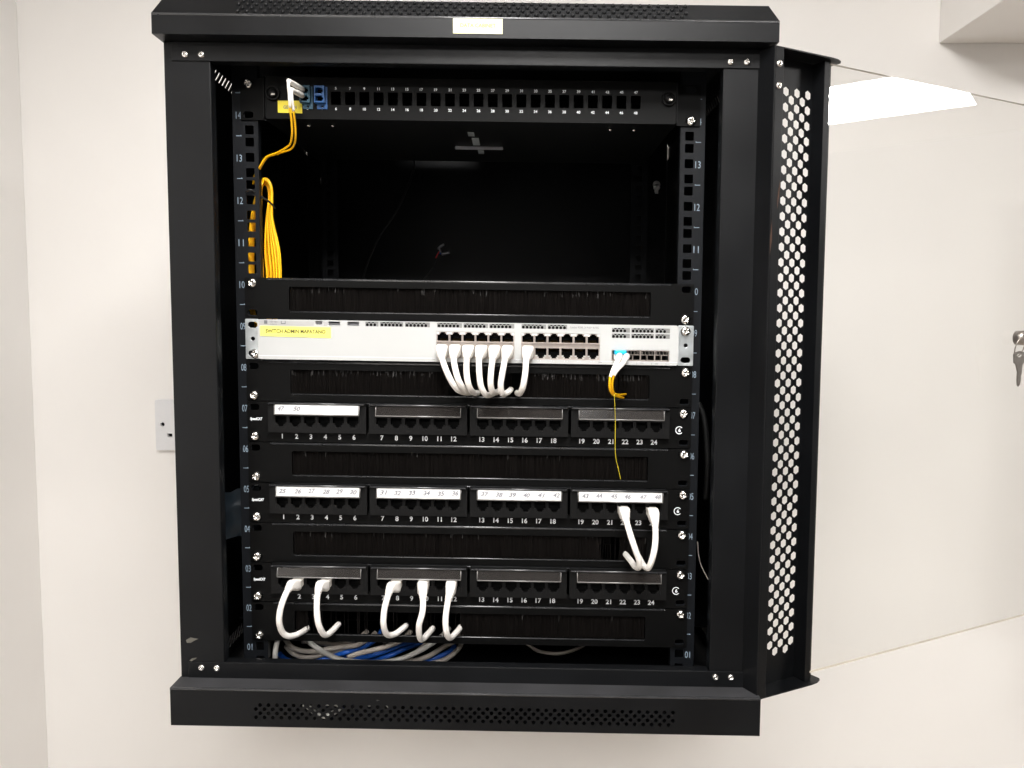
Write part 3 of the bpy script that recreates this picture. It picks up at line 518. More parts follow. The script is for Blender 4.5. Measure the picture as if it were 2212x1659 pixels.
# keys in the lock
kt = thing('key', 'small metal cabinet key hanging from its ring at the right end of the glass', 'key', dm((386, 16, 315)), sh=DS)
b = DM()
out = [(375, 353), (378, 355.5), (386, 357), (394, 355.5), (397, 353), (396, 344), (392.5, 341), (391.5, 330), (390, 327), (390.5, 322), (389, 316.5), (387, 314.5), (385, 316.5), (384, 323), (384.3, 332), (380, 341), (376.3, 343)]
b.plate(out, [hexa(386, 351.6, 2.2, 6, n=16)], lambda a, c_, d: (a, 16+d, c_), 1.6); b.build('bow_and_blade', 'keymetal', kt)
b = DM()
ring = [(386.5+8.5*math.cos(a), 16.8+3*math.sin(a*1.0), 362+11.5*math.sin(a)) for a in [2*math.pi*i/20 for i in range(20)]]
b.tube(ring, .7, 8, 0, 2, closed=True); b.build('key_ring', 'keymetal', kt)

# ================================================================= things in the rack
YP = -2.2
def ear_holes(zc):
    return [rrect(s_*232.6-5.6, s_*232.6+5.6, zc+o-3.4, zc+o+3.4, 3.3, 5) for s_ in (-1, 1) for o in (-15.9, 15.9)]
def add_screws(t, zc, ls, rs, y=YP-.3):
    for s_, o in ((-1, ls), (1, rs)):
        if o is not None: screw(t, s_*232.6+random.uniform(-1, 1), y, zc+o*15.9)
def brush_panel(zc, label, cover, gap=None, lint=0, top=True):
    t = thing('brush_panel', label, 'brush panel', (0, 0, zc-21.8), 'brush strip panels between the rack units')
    b = MB()
    slot = rrect(-193, 194.5, zc-13.2, zc+12.6, 2, 3)
    b.plate(rrect(-240.5, 240.5, zc-21.7, zc+21.7, 1.2, 2), [slot]+ear_holes(zc), FR(YP), 1.6)
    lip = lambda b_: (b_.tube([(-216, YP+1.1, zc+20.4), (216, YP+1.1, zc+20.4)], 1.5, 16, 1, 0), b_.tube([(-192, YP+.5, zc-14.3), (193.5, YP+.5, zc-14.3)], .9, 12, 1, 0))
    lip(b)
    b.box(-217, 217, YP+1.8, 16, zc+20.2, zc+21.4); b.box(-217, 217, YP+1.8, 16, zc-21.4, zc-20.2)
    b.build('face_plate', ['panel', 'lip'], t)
    rnd = random.Random(int(zc)); b = MB()
    bx = -192.5
    while bx < 194:
        x = bx; bx += .22+rnd.random()*.12
        if gap and gap[0] < x < gap[1] and rnd.random() < .93: continue
        ztop = zc+13.3; y = YP+2.4+rnd.random()*3.5
        zb = zc-13.6; dx = rnd.gauss(0, .35); w = .2+rnd.random()*.16; dy = rnd.uniform(-1.4, 1.4)
        if gap and (abs(x-gap[0]) < 7 or abs(x-gap[1]) < 7): dx += rnd.gauss(0, 1.6)
        mi = 1 if rnd.random() < lint and True else 0
        if mi: 
            zb2 = ztop-rnd.uniform(2, 8); b.add([(x-w, y-.6, ztop), (x+w, y-.6, ztop), (x+dx+w, y-1.4, zb2), (x+dx-w, y-1.4, zb2)], [(0, 1, 2, 3)], 1)
        b.add([(x-w, y, ztop), (x, y-.3, ztop), (x+w, y, ztop), (x+dx+w, y+dy, zb), (x+dx, y-.3+dy, zb), (x+dx-w, y+dy, zb)], [(0, 1, 4, 5), (1, 2, 3, 4)], 0)
    b.build('bristles', ['bristle', 'lint'], t)
    for x0, x1 in (((-193, gap[0]), (gap[1], 194.5)) if gap else ((-193, 194.5),)):
        b = MB(); b.box(x0, x1, YP+6.6, YP+7.4, zc-14, zc+13); b.build('bristle_backing', 'bristle', t)
    return t
Z = {n: 407.2-(10-n)*44.45 for n in range(1, 11)}
t = brush_panel(Z[10], 'brush strip panel directly above the white network switch', None, lint=.04); add_screws(t, Z[10], 1, -1)
t = brush_panel(Z[8], 'brush strip panel just under the white switch with seven white cables going in', None, gap=(-22, 57), lint=.16); add_screws(t, Z[8], -1, 1)
t = brush_panel(Z[6], 'brush strip panel crossed by a thin yellow thread, below the top patch panel', None, lint=.02); add_screws(t, Z[6], -1, 1)
t = brush_panel(Z[4], 'brush strip panel where two white cables enter at its right end', None, gap=(142, 166), lint=.02); add_screws(t, Z[4], -1, 1)
t = brush_panel(Z[2], 'lowest brush strip panel with five white cables hooked into it', None, gap=(-180, -10), lint=.01); add_screws(t, Z[2], -1, 1)

# ---- copper patch panels
JW, JH = 6.2, 5.4
def tee(cx, cz, up=-1, w=6.1, h=5.4):
    a = [(-w, h), (w, h), (w, -h+3.8), (4.1, -h+3.8), (4.1, -h+1.9), (2.6, -h+1.9), (2.6, -h), (-2.6, -h), (-2.6, -h+1.9), (-4.1, -h+1.9), (-4.1, -h+3.8), (-w, -h+3.8)]
    return [(cx+x, cz+z) for x, z in a]
_port = {}
def port(parent, cx, cz, y0, key='black', flip=False, m='cavity', deep=9):
    """five sided socket behind a front opening, with its row of contacts"""
    k = (key, flip)
    if k not in _port:
        b = MB(False); w, h = 6.6, 6.0
        b.box(-w, w, deep, deep+.6, -h, h); b.box(-w-.6, -w, 0.2, deep, -h, h); b.box(w, w+.6, 0.2, deep, -h, h)
        b.box(-w, w, 0.2, deep, h, h+.6); b.box(-w, w, 0.2, deep, -h-.6, -h)
        s_ = -1 if flip else 1
        for i in range(8):
            x = -3.6+i*1.02; b.add([(x-.2, 1.5, s_*5.6), (x+.2, 1.5, s_*5.6), (x+.2, 7.5, s_*1.5), (x-.2, 7.5, s_*1.5)], [(0, 1, 2, 3)], 1)
        o = b.build('port', [m, 'gold' if key != 'black' else 'plastic']); _port[k] = o.data; bpy.data.objects.remove(o)
    o = bpy.data.objects.new('port', _port[k]); COL.objects.link(o); o.parent = parent
    o.location = Vector(PT((cx, y0, cz)))-ORG[parent.name]; return o
HW = {5: [['25', '26', '27', '28', '29', '30'], ['31', '32', '33', '34', '35', '36'], ['37', '38', '39', '40', '41', '42'], ['43', '44', '45', '46', '47', '48']],
      7: [['47', '50', '', '', '', ''], None, None, None], 3: [None]*4}
def patch_panel(n, label):
    zc = Z[n]
    t = thing('patch_bay', label, 'patch panel', (0, 0, zc-21.8), '24 port black patch panels')
    b = MB(); b.plate(rrect(-240.5, 240.5, zc-21.7, zc+21.7, 1.2, 2), ear_holes(zc)+[rect(-212, 212, zc-8, zc+18)], FR(YP), 1.6)
    b.box(-217, 217, YP+1.8, 20, zc+20.2, zc+21.4); b.box(-217, 217, YP+1.8, 20, zc-21.4, zc-20.2)
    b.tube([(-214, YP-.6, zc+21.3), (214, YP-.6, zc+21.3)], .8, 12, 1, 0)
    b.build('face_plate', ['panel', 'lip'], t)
    b = MB()
    b.text('SpeedCAT', -231, YP-.12, zc+3, 2.7, width=13, bold=.05, slant=.15)
    b.build('brand_lettering', 'print', t); b = MB()
    # category mark: open ring round a 6
    cx, cz = 227.6, zc-2; vs = []; fs = []
    for i in range(31):
        a = math.radians(40+280*i/30)
        for R in (3.5, 4.3): vs.append((cx+R*math.cos(a), YP-.12, cz+R*math.sin(a)))
    for i in range(30): fs.append((2*i, 2*i+1, 2*i+3, 2*i+2))
    b.add(vs, fs); b.text('6', cx+.3, YP-.12, cz, 3.6, bold=.03)
    b.build('category_mark', 'print', t)
    YJ = -9.0
    for k in range(4):
        cx = -163.2+k*108.7
        jx = [cx-38.9+15.5*i for i in range(6)]; jz = zc+1.6
        b = MB()
        b.plate(rect(cx-52.8, cx+52.8, zc-10.5, zc+21), [tee(x, jz) for x in jx], FR(YJ), 1.8)
        b.box(cx-52.8, cx+52.8, YJ+1.9, YP-.05, zc-10.5, zc-9.2); b.box(cx-52.8, cx-51.6, YJ+1.9, YP-.05, zc-9.1, zc+21); b.box(cx+51.6, cx+52.8, YJ+1.9, YP-.05, zc-9.1, zc+21)
        # moulded top lip with chamfered ends, and thin ribs between ports
        b.add([(cx-52.8, YJ, zc+19), (cx+52.8, YJ, zc+19), (cx+51.5, YJ-3.2, zc+20.2), (cx-51.5, YJ-3.2, zc+20.2), (cx+51.5, YJ-3, zc+21.9), (cx-51.5, YJ-3, zc+21.9), (cx+52.8, YP, zc+21.9), (cx-52.8, YP, zc+21.9)],
              [(0, 1, 2, 3), (3, 2, 4, 5), (5, 4, 6, 7), (1, 6, 4, 2), (0, 3, 5, 7)])
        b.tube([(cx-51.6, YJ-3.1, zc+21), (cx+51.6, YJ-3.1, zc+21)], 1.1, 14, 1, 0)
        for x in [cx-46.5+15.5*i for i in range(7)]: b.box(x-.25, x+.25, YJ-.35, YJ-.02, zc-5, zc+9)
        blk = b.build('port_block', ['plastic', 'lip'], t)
        b = MB()
        for i in range(6): b.text(str(k*6+i+1), -201.7+k*108.45+i*15.6-1.2, YP-.12, zc-15.6, 4.9, bold=.025)
        b.build('port_numbers', 'print', blk)
        for x in jx: port(blk, x, jz, YJ+1.8)
        w0, w1 = cx-44.6, cx+46.2; za, zb_ = zc+9.6, zc+20.4
        b = MB(); ya, yb_ = YJ-2.6, YJ-5.0           # window leans forward at the bottom edge
        hw = HW[n][k]
        b.add([(w0, yb_, za), (w1, yb_, za), (w1, ya, zb_), (w0, ya, zb_)], [(0, 1, 2, 3)])
        win = b.build('label_window', 'clearp', blk)
        b = MB()
        b.tube([(w0, yb_, za), (w1, yb_, za)], .75, 8, 0, 0); b.tube([(w0, yb_, za), (w0, ya, zb_)], .55, 6, 0, 0); b.tube([(w1, yb_, za), (w1, ya, zb_)], .55, 6, 0, 0); b.tube([(w0, ya, zb_), (w1, ya, zb_)], .3, 6, 0, 0)
        b.build('window_rim', 'rim', blk)
        if hw:
            b = MB(); f = lambda a, c_: (a, yb_-.5+(ya-yb_)*(c_-za)/(zb_-za), c_)
            b.add([f(w0+.8, za+.6), f(w1-.8, za+.6), f(w1-.8, zb_-.4), f(w0+.8, zb_-.4)], [(0, 1, 2, 3)])
            b.build('paper_strip', 'paper', blk)
            b = MB(); g = lambda a, c_: (a, yb_-.66+(ya-yb_)*(c_-za)/(zb_-za), c_)
            for i, s_ in enumerate(hw):
                if s_: b.text(s_, w0+7.5+15.3*i+random.uniform(-1, 1), 0, zc+15.6+random.uniform(-.4, .4), 4.3, slant=.25, rot=random.uniform(-.1, .1), fn=g, width=6.8, bold=.03)
            b.build('handwriting', 'pencil', blk)
    add_screws(t, zc, -1, 1, YP-.4)
    return t
patch_panel(7, 'top patch panel, only its first label strip white paper, nothing plugged in')
patch_panel(5, 'middle patch panel with four white handwritten label strips and two white cables')
patch_panel(3, 'bottom patch panel with empty clear label windows and five white cables')

# ---- fibre patch panel
zc = 615.2; YFb = -10
t = thing('fibre_shelf', 'black 48 position fibre patch panel at the top of the rack, row of square slots', 'fibre panel', (0, 0, 594))
b = MB()
slots = []
for i in range(24):
    x = -153.2-14.87*1.0+14.87*i
    slots.append(rect(x-5.1, x+5.1, zc-6.6, zc+6.8))
b.plate(rrect(-212.5, 216, zc-21.4, zc+21.4, 2.5), slots+[hexa(-203.6, 619, 7.6, n=24), hexa(208.2, 619.6, 7.6, n=24)], FR(YFb), 1.4)
b.box(-212.5, -211.2, YFb+1.5, 60, zc-21, zc+21); b.box(214.7, 216, YFb+1.5, 60, zc-21, zc+21)
b.box(-212.5, 216, YFb+1.5, 198, zc-21.3, zc-20.2); b.box(-212.5, 216, YFb+1.5, 198, zc+20.2, zc+21.3); b.box(-212, 215, 60, 61, zc-20, zc+20)
b.build('tray', 'panel', t)
for s_, x0, x1 in ((-1, -241, -213.8), (1, 217.3, 243)):
    b = MB(); b.plate(rrect(x0, x1, zc-21.2, zc+21.2, 1.5), [h for h in ear_holes(zc) if (h[0][0] < 0) == (s_ < 0)], FR(YP), 1.6)
    xx = x1 if s_ < 0 else x0-1.3
    b.box(xx, xx+1.2, -12.5, 20, zc-21.2, zc+21.2); b.build('mounting_ear', 'panel', t)
screw(t, -232.3, YP-.3, zc+15.9); screw(t, 233.5, YP-.3, zc-15.9)
b = MB()
for i in range(24):
    x = -168.07+14.87*i
    b.text(str(2*i+1), x, YFb-.12, zc+10.2, 2.6, bold=.02); b.text(str(2*i+2), x, YFb-.12, zc-10.6, 2.6, bold=.02)
b.build('port_numbers', 'printdim', t)
for x in (-203.6, 208.2):
    b = MB(); b.lathe((x, YFb-1, 619.3), [(7.4, 1.5), (7.4, -2.2), (6.4, -2.6), (6.2, .8), (4.4, 1.0), (4.2, -3.0), (3.2, -4.2), (.3, -4.4)], 28); kn = b.build('fixing_knob', 'plastic', t)
    b = MB(); b.box(x-.8, x+3.2, YFb-5.6, YFb-5.0, 616.2, 618); b.build('knob_slot', 'screw', kn)
for (x, y, z) in ((-173.5, 14, 592.6), (-147.6, 14, 592.6), (150.5, 14, 592.6), (176, 14, 592.6)):
    b = MB(); b.lathe((x, y, z+.8), [(1.9, .4), (1.9, -.8), (1.3, -1.6), (.2, -1.8)], 14, axis='z'); b.build('tray_screw', 'screw', t)
b = MB(); b.box(-23, 33.5, 108, 109.2, 590.2, 593.8); b.box(-23, 33.5, 109.3, 118, 592.9, 593.8); b.build('cable_bracket', 'terminal', t, bevel=.3)
b = MB(); b.box(-4, 3, 36, 52, 592.6, 593.4); b.box(-1, 7, 62, 96, 592.4, 593.4); b.build('tie_strap', 'galv', t); b = MB(); b.box(3, 10, 126, 144, 592.4, 593.4); b.build('tie_strap', 'galv', t)
for x, m, nm in ((-168.5, 'teal', 'dusty teal duplex fibre adapter'), (-153.3, 'blue', 'blue duplex fibre adapter')):
    t2 = thing('fibre_adapter', nm+(' holding the white fibre boots' if m == 'teal' else ', empty, beside the one in use'), 'adapter', (x, YFb, zc-11), 'fibre adapters in the top panel')
    b = MB()
    f = FR(YFb-7)
    b.plate(rect(x-6.2, x+4.6, zc-6.2, zc+11), [[(x-4.8, zc+3.4), (x+1.8, zc+3.4), (x+1.8, zc+4.8), (x+3.2, zc+4.8), (x+3.2, zc+7.2), (x+1.8, zc+7.2), (x+1.8, zc+8.8), (x-4.8, zc+8.8)],
                                              [(x-4.8, zc-4.6), (x+1.8, zc-4.6), (x+1.8, zc-3.2), (x+3.2, zc-3.2), (x+3.2, zc-.8), (x+1.8, zc-.8), (x+1.8, zc+.8), (x-4.8, zc+.8)]], f, 6.5)
    b.plate(rect(x-4.6, x+6.4, zc-11.4, zc+11.4), [hexa(x+1, zc-9, 1.1, n=10), rect(x-4, x+4, zc-5.5, zc+10)], FR(YFb-1.2), 1.1)
    b.build('adapter_body', m, t2, bevel=.3)
b = MB(); b.plate([(-199, 599.8), (-173.6, 599.4), (-173.6, 611), (-176, 612.2), (-199, 612)], [], FR(YFb-.5), .4); lb = b.build('name_label', 'label_g', t)
b = MB(); b.text('GE', -190.6, YFb-.65, 605.4, 3.2, width=5.2, bold=.02); b.text('N', -180.4, YFb-.65, 605.4, 3.2, width=2.4, bold=.02); b.build('lettering', 'ink', lb)

# ---- network switch
zc = 363.1; Y0 = -7.5; z0, z1 = 341.9, 384.6
t = thing('network_switch', 'white rack network switch with yellow SWITCH ADMIN MAPATANO label and steel ears', 'network switch', (0, 100, z0))
TOP = (378.7, 383.7)
def vent_holes(x0, x1, za, zb_, p=4.0):
    hs = []; n = int((x1-x0)/p); r = p*.5
    zt = za+(zb_-za)*.28; zu = za+(zb_-za)*.76
    for i in range(n): hs.append(hexa(x0+p*(i+.5), zt+.45, 1.75, 1.72))
    for i in range(n-1): hs.append([(x0+p*(i+1)-1.6, zb_), (x0+p*(i+1)-1.6, zb_-.55), (x0+p*(i+1), zb_-1.5), (x0+p*(i+1)+1.6, zb_-.55), (x0+p*(i+1)+1.6, zb_)])
    return hs
holes = []
gr = [(-110.5, -96.5), (-94.8, -70), (-68, -41.5), (-33.8, -7.2), (-5.6, 20.5), (22, 48.6), (56.3, 82.6), (84.2, 105)]
VR = [(g[0], g[1], TOP[0], 383.6) for g in gr]
for za, zb_ in ((376.4, 381.2), (370.3, 375.1)):
    for x0, x1 in ((152.6, 172), (173.5, 197.6), (199, 214.6)): VR.append((x0, x1, za, zb_))
holes = [rect(*v_) for v_ in VR]
bay = [rect(-34.6, 48.8, 346.2, 374.4), rect(56.2, 140, 346.2, 374.4), rect(152.6, 214.2, 345.8, 357.9)]
usb = [rect(-149.8, -137.6, 379.2, 383.2), rect(-129.4, -117.2, 379.2, 383.2), [(-164, 383.6), (-156, 383.6), (-157, 380), (-163, 380)]]
b = MB(); b.plate(rrect(-225.9, 223.9, z0, z1, 3, 4), holes+bay+usb, FR(Y0), 2.2)
b.box(-222, 220, Y0+2.3, 300, z0+.3, z0+1.5); b.box(-222, 220, Y0+2.3, 300, z1-1.5, z1-.3)
b.box(-222, -220.5, Y0+2.3, 300, z0+1.6, z1-1.6); b.box(218.5, 220, Y0+2.3, 300, z0+1.6, z1-1.6); b.box(-220, 218, Y0+26, Y0+27, z0+1.6, z1-1.6)
sw = b.build('housing', 'white', t, bevel=.35)
b = MB()
b.box(-111, 106, Y0+2.3, Y0+2.7, 378.4, 384); b.build('vent_shade_sheet', 'cavity', t)  # black sheet stands in for the shade inside the housing
b = MB(); b.box(152, 215, Y0+2.3, Y0+2.7, 370, 381.6)
b.build('vent_shade_sheet', 'cavity', t)
for v_ in VR:
    b = MB(); b.plate(rect(v_[0]+.02, v_[1]-.02, v_[2]+.02, v_[3]-.02), vent_holes(v_[0], v_[1], v_[2], v_[3]-.06), FR(Y0+.7), .8); b.build('vent_mesh', 'mesh', t)
b = MB()
def strip(x0, x1, za, zb_, d=.25): b.box(x0, x1, Y0-d, Y0-.04, za, zb_)
strip(-224.4, -165.5, 378.4, 383.3); strip(-155, -151, 378.4, 383.3)
b.build('status_strip', 'grey', t)
b = MB(); strip(-218.5, -215, 379.8, 383.6, .6); strip(-200.4, -199.8, 380, 383.2, .6); strip(-200.4, -195.6, 380, 380.7, .6); strip(-196.2, -195.6, 380, 383.2, .6)
b.build('mode_buttons', 'ink', t)
b = MB()
for i, hh in enumerate((.8, 1.4, 2, 1.4, .8, 1.4, 2, 1.4, .8)): b.box(-212.6+i*1.0, -212.2+i*1.0, Y0-.34, Y0-.27, 382-hh/2, 382+hh/2)
b.text('CISCO', -208.6, Y0-.34, 379.5, 1.3, width=7)
b.build('maker_logo', 'ink', t); b = MB(); b.text('1X', -37.4, Y0-.1, 344.6, 1.6); b.text('12X', 50.6, Y0-.1, 344.8, 1.6); b.text('13X', 55.4, Y0-.1, 344.8, 1.6, width=3.4); b.text('24X', 140.6, Y0-.1, 344.2, 1.6)
b.build('port_range_print', 'ink', t); b = MB()
for i in range(4): b.text(str(i+1), 161+i*15.6+3, Y0-.1, 343.7, 1.9)
for i in range(1, 4): b.text('10G', 154+i*15.6, Y0-.1, 343.7, 1.4, width=3)
b.build('transceiver_numbers', 'ink', t); b = MB()
for i in range(5): 
    for dx in (-1.4, 1.4): b.box(75.5+dx+i*14.2-.3, 75.5+dx+i*14.2+.3, Y0-.1, Y0-.05, 344.6, 345.2)
b.build('port_arrows', 'printdim', t)
b = MB(); b.box(-225, -35.6, Y0-.1, Y0-.04, 345.7, 346.0); b.box(49.6, 55.6, Y0-.1, Y0-.04, 345.5, 345.8); b.box(140.8, 223, Y0-.1, Y0-.04, 344.9+.3, 345.3+.2)
b.build('groove_line', 'printdim', t)
b = MB(); b.plate(rrect(106.2, 140.2, 378.8, 383.4, .8), [], FR(Y0-.5), .5); ml = b.build('model_plate', 'white', t)
b = MB(); b.text('Catalyst 9200L 24 PoE+ 4x10G', 123.2, Y0-.65, 381.1, 2.0, width=30.5); b.build('lettering', 'ink', ml)
b = MB()
for x0, x1 in ((-149.4, -138), (-129, -117.6)): b.box(x0, x1, Y0+1, Y0+9, 380, 381.4); 
b.box(-162.6, -157.4, Y0+1, Y0+8, 381, 382.4); b.build('usb_tongue', 'ink', t)
b = MB(); b.plate([(-223, 366.8), (-147.2, 365.6), (-147.2, 377.2), (-223, 377.6)], [], FR(Y0-.5), .4); yl = b.build('yellow_label', 'label_y', t)
b = MB(); b.text('SWITCH ADMIN MAPATANO', -185, Y0-.62, 372.2, 3.8, width=64, bold=.028, rot=0); b.build('lettering', 'olive', yl)
# port bays
for bx0, bx1 in ((-34.6, 48.8), (56.2, 140)):
    hs = []
    xs = [bx0+7+(bx1-bx0-14)/5*i for i in range(6)]
    for x in xs:
        hs.append([(x-5.9, 364.6), (x+5.9, 364.6), (x+5.9, 371.2), (x+3.6, 371.2), (x+3.6, 372.6), (x+2.3, 372.6), (x+2.3, 373.9), (x-2.3, 373.9), (x-2.3, 372.6), (x-3.6, 372.6), (x-3.6, 371.2), (x-5.9, 371.2)])
        hs.append([(x-5.9, 358.4), (x+5.9, 358.4), (x+5.9, 351), (x+3.6, 351), (x+3.6, 349.2), (x+2.3, 349.2), (x+2.3, 347.6), (x-2.3, 347.6), (x-2.3, 349.2), (x-3.6, 349.2), (x-3.6, 351), (x-5.9, 351)])
    b = MB(); b.plate(rect(bx0-.5, bx1+.5, 346, 374.6), hs, FR(Y0+.9), 1.2)
    for x in xs[:-1]: 
        xm = x+(xs[1]-xs[0])/2; b.box(xm-.5, xm+.5, Y0-.5, Y0+.85, 364, 372.5); b.box(xm-.5, xm+.5, Y0-.5, Y0+.85, 348, 358.8)
    b.box(bx0, bx1, Y0-.9, Y0+.85, 363.2, 364.2)
    cg = b.build('port_cage', 'portmetal', t)
    b = MB()
    for x in [xs[0]-(xs[1]-xs[0])/2]+[x+(xs[1]-xs[0])/2 for x in xs]:
        xa, xb = max(bx0+.2, x-3), min(bx1-.2, x+3); b.box(xa, xb, Y0+.1, Y0+.86, 371.6, 373.9)
    for x in xs:
        for s_ in (-1, 1): b.box(x+s_*4.7-1.1, x+s_*4.7+1.1, Y0+.2, Y0+.86, 349.6, 350.6); b.box(x+s_*3.6-.7, x+s_*3.6+.7, Y0+.2, Y0+.86, 347.4, 348.4)
    b.build('link_light', 'paper', cg)
    for x in xs: port(cg, x, 368.9, Y0+2.1, 'sw', True); port(cg, x, 353.2, Y0+2.1, 'sw', False)
b = MB()
f0, f1 = 152.8, 214
b.plate(rect(f0, f1, 346, 357.8), [rect(f0+.8+15.3*i, f0+14.8+15.3*i, 347.4, 357) for i in range(4)], FR(Y0+.6), 1.5)
for i in range(4):
    xm = f0+7.8+15.3*i; b.box(xm-.35, xm+.35, Y0+3, Y0+13, 347.6, 352.6); b.box(xm-6.6, xm+6.6, Y0+2, Y0+13, 352.4, 353)
    for s_ in (-3.6, 3.6): b.box(xm+s_-1.8, xm+s_-1.4, Y0+1.6, Y0+12, 353.2, 356.4); b.box(xm+s_+1.4, xm+s_+1.8, Y0+1.6, Y0+12, 353.2, 356.4)
b.box(f0+.9, f1-.9, Y0+13, Y0+14, 346.2, 357.7, 1); b.box(f0+.9, f1-.9, Y0+2.2, Y0+12.9, 346.2, 347.2, 1); b.box(f0+.9, f1-.9, Y0+2.2, Y0+12.9, 357.1, 357.7, 1)  # dark inner walls paint in the shade inside the cage
b.build('transceiver_cage', ['portmetal', 'cavity'], t)
for s_, x0, x1 in ((-1, -240.6, -226.3), (1, 224.3, 240.8)):
    b = MB(); b.plate(rrect(x0, x1, z0-.2, z1+.2, 1, 2), [h for h in ear_holes(zc) if (h[0][0] < 0) == (s_ < 0)][:0]+[rrect(s_*232.6-5.2, s_*232.6+5.2, zc+o-3.2, zc+o+3.2, 3.1, 5) for o in (-15.4, 15.4)]+[hexa(s_*232.6, zc+.5, 2.2, n=14)], FR(YP-.6), 1.8)
    b.build('steel_ear', 'galv', t, bevel=.3)
screw(t, -230.4, YP-1, zc-15.6); screw(t, 232, YP-1, zc+15.6)

# ================================================================= cables
def patch_cable(pts, label, group, zup, w=11.4, boot=3, rb=5.4, r=3.15, ystart=None):
    t = thing('patch_cable', label, 'patch cable', pts[-1], group)
    p0 = Vector(pts[0]); x, y, z = pts[0]
    b = MB(); b.box(x-w/2, x+w/2, y-5, -4 if ystart is None else ystart, z-3.2, z+4.6)
    b.box(x-3, x+3, y+1, -4, z-6.6, z-5.6)
    b.build('plug', 'plug', t, bevel=.5)
    # flared boot: starts box wide, narrows on to the sheath
    P_ = [Vector((x, y-1, z+.4)), Vector((x, y-6, z+.6))]+[Vector(q) for q in pts[1:]]
    sp, _ = spline([Vector(q) for q in P_], 8)
    Ls = [0]
    for i in range(1, len(sp)): Ls.append(Ls[-1]+(sp[i]-sp[i-1]).length)
    cut = boot; bootp = [q for q, l in zip(sp, Ls) if l <= cut]; LL = [l for l in Ls if l <= cut]; rr = [rb if l < cut*.42 else max(r+.4, rb-(rb-r-.4)*((l/cut-.42)/.5)**.8) for l in LL]; sq = [7-4.9*min(1, (l/cut)**1.5) for l in LL]
    if len(bootp) < 3: bootp = sp[:3]; rr = [rb, rb*.9, r+.6]; sq = [6, 5, 3]
    b = MB(); b.tube(bootp, rr, 28, 0, 0, sq=sq); b.build('boot', 'cable', t)
    st = max(0, len(bootp)-3)
    b = MB(); b.tube(sp[st:], r, 14, 0, 0); b.build('sheath', 'cable', t)
    return t
NM = ['leftmost', 'second from the left', 'third from the left', 'fourth from the left', 'fifth from the left', 'sixth from the left']
for i, pts in enumerate(D['switch_cables']):
    lb = ('white patch cable under the switch, %s of six side by side' % NM[i]) if i < 6 else 'white patch cable hanging alone right of the six on the switch'
    xs6 = -27.6+13.88*i if i < 6 else 63.2
    pts[0][0] = xs6; pts[0][2] = 354; pts[1][2] = max(pts[1][2], 348)
    patch_cable(pts, lb, 'white patch cables plugged into the switch', 1, boot=24, rb=6.1)
LB = ['white patch cable hooked left from port 2 of the bottom patch panel', 'white patch cable in port 4 of the bottom patch panel', 'white patch cable in port 8 of the bottom patch panel',
      'kinked white patch cable from port 10 of the bottom patch panel', 'white patch cable covering the 12 of the bottom patch panel']
for i, pts in enumerate(D['low_cables']):
    patch_cable(pts, LB[i], 'white patch cables in the lower patch panels', 1, boot=30, rb=5.6)
LB = ['white patch cable slanting down from port 22 of the middle patch panel', 'white patch cable curving down from port 24 of the middle patch panel']
for i, pts in enumerate(D['mid_cables']):
    patch_cable(pts, LB[i], 'white patch cables in the lower patch panels', 1, boot=26, rb=5.6)

# fibre cable of the top panel, with its slack coil
t = thing('fibre_cable', 'thin yellow twin fibre cable from the top panel, ending in a long hanging coil', 'fibre cable', (-225, 20, 380))
for k in ('1', '2'):
    b = MB(); b.tube(D['fib_boot'+k], [3.0, 2.7, 2.2], 12, 0, 6); b.build('boot', 'boot', t)
    pts = D['fib_c'+k]; b = MB(); b.tube(pts, 1.05, 8, 0, 6)
    st = b.build('strand', 'yellow', t)
    b = MB(); b.tube(pts[:4], [1.7, 1.6, 1.4, 1.2], 10, 0, 5); b.build('strain_relief', 'boot', st)
b = MB()
for lp in D['coil']: b.tube(lp, 1.15, 7, 0, 6, closed=True)
b.build('slack_coil', 'yellow', t)
def cable_tie(pts, label, r=1.1):
    b = MB(); b.tube(pts, r, 8, 0, 4); o = b.build('cable_tie', 'blackcable'); tag(o, label, 'cable tie')
cable_tie([(-237, -3, 519), (-231, -4, 521), (-226, 4, 517), (-218, 14, 512), (-214, 24, 506)], 'black cable tie holding the yellow coil to the left rail')

t = thing('fibre_jumper', 'short yellow twin fibre cable with cyan clip plugged into the right end of the switch', 'fibre cable', (165, 0, 300))
b = MB(); b.box(155.2, 167.6, -16, -2, 353.2, 357.6); b.build('clip', 'cyan', t, bevel=.8)
b = MB(); b.box(154.8, 167.8, -13, -2, 347.8, 353); b.build('connector', 'boot', t, bevel=.6)
for k in ('sf1', 'sf2'):
    pts = D[k]; b = MB(); b.tube(pts[:4], [3.6, 2.7, 1.9, 1.6], 12, 0, 6); b.build('boot', 'boot', t)
    b = MB(); b.tube(pts[2:], 1.25, 8, 0, 6); b.build('strand', 'yellow', t)
b = MB(); b.tube(D['thread'], .38, 6, 0, 5); o = b.build('aramid_thread', 'label_g')
tag(o, 'hair thin yellow thread dangling from the yellow fibre jumper over the top patch panel', 'thread')

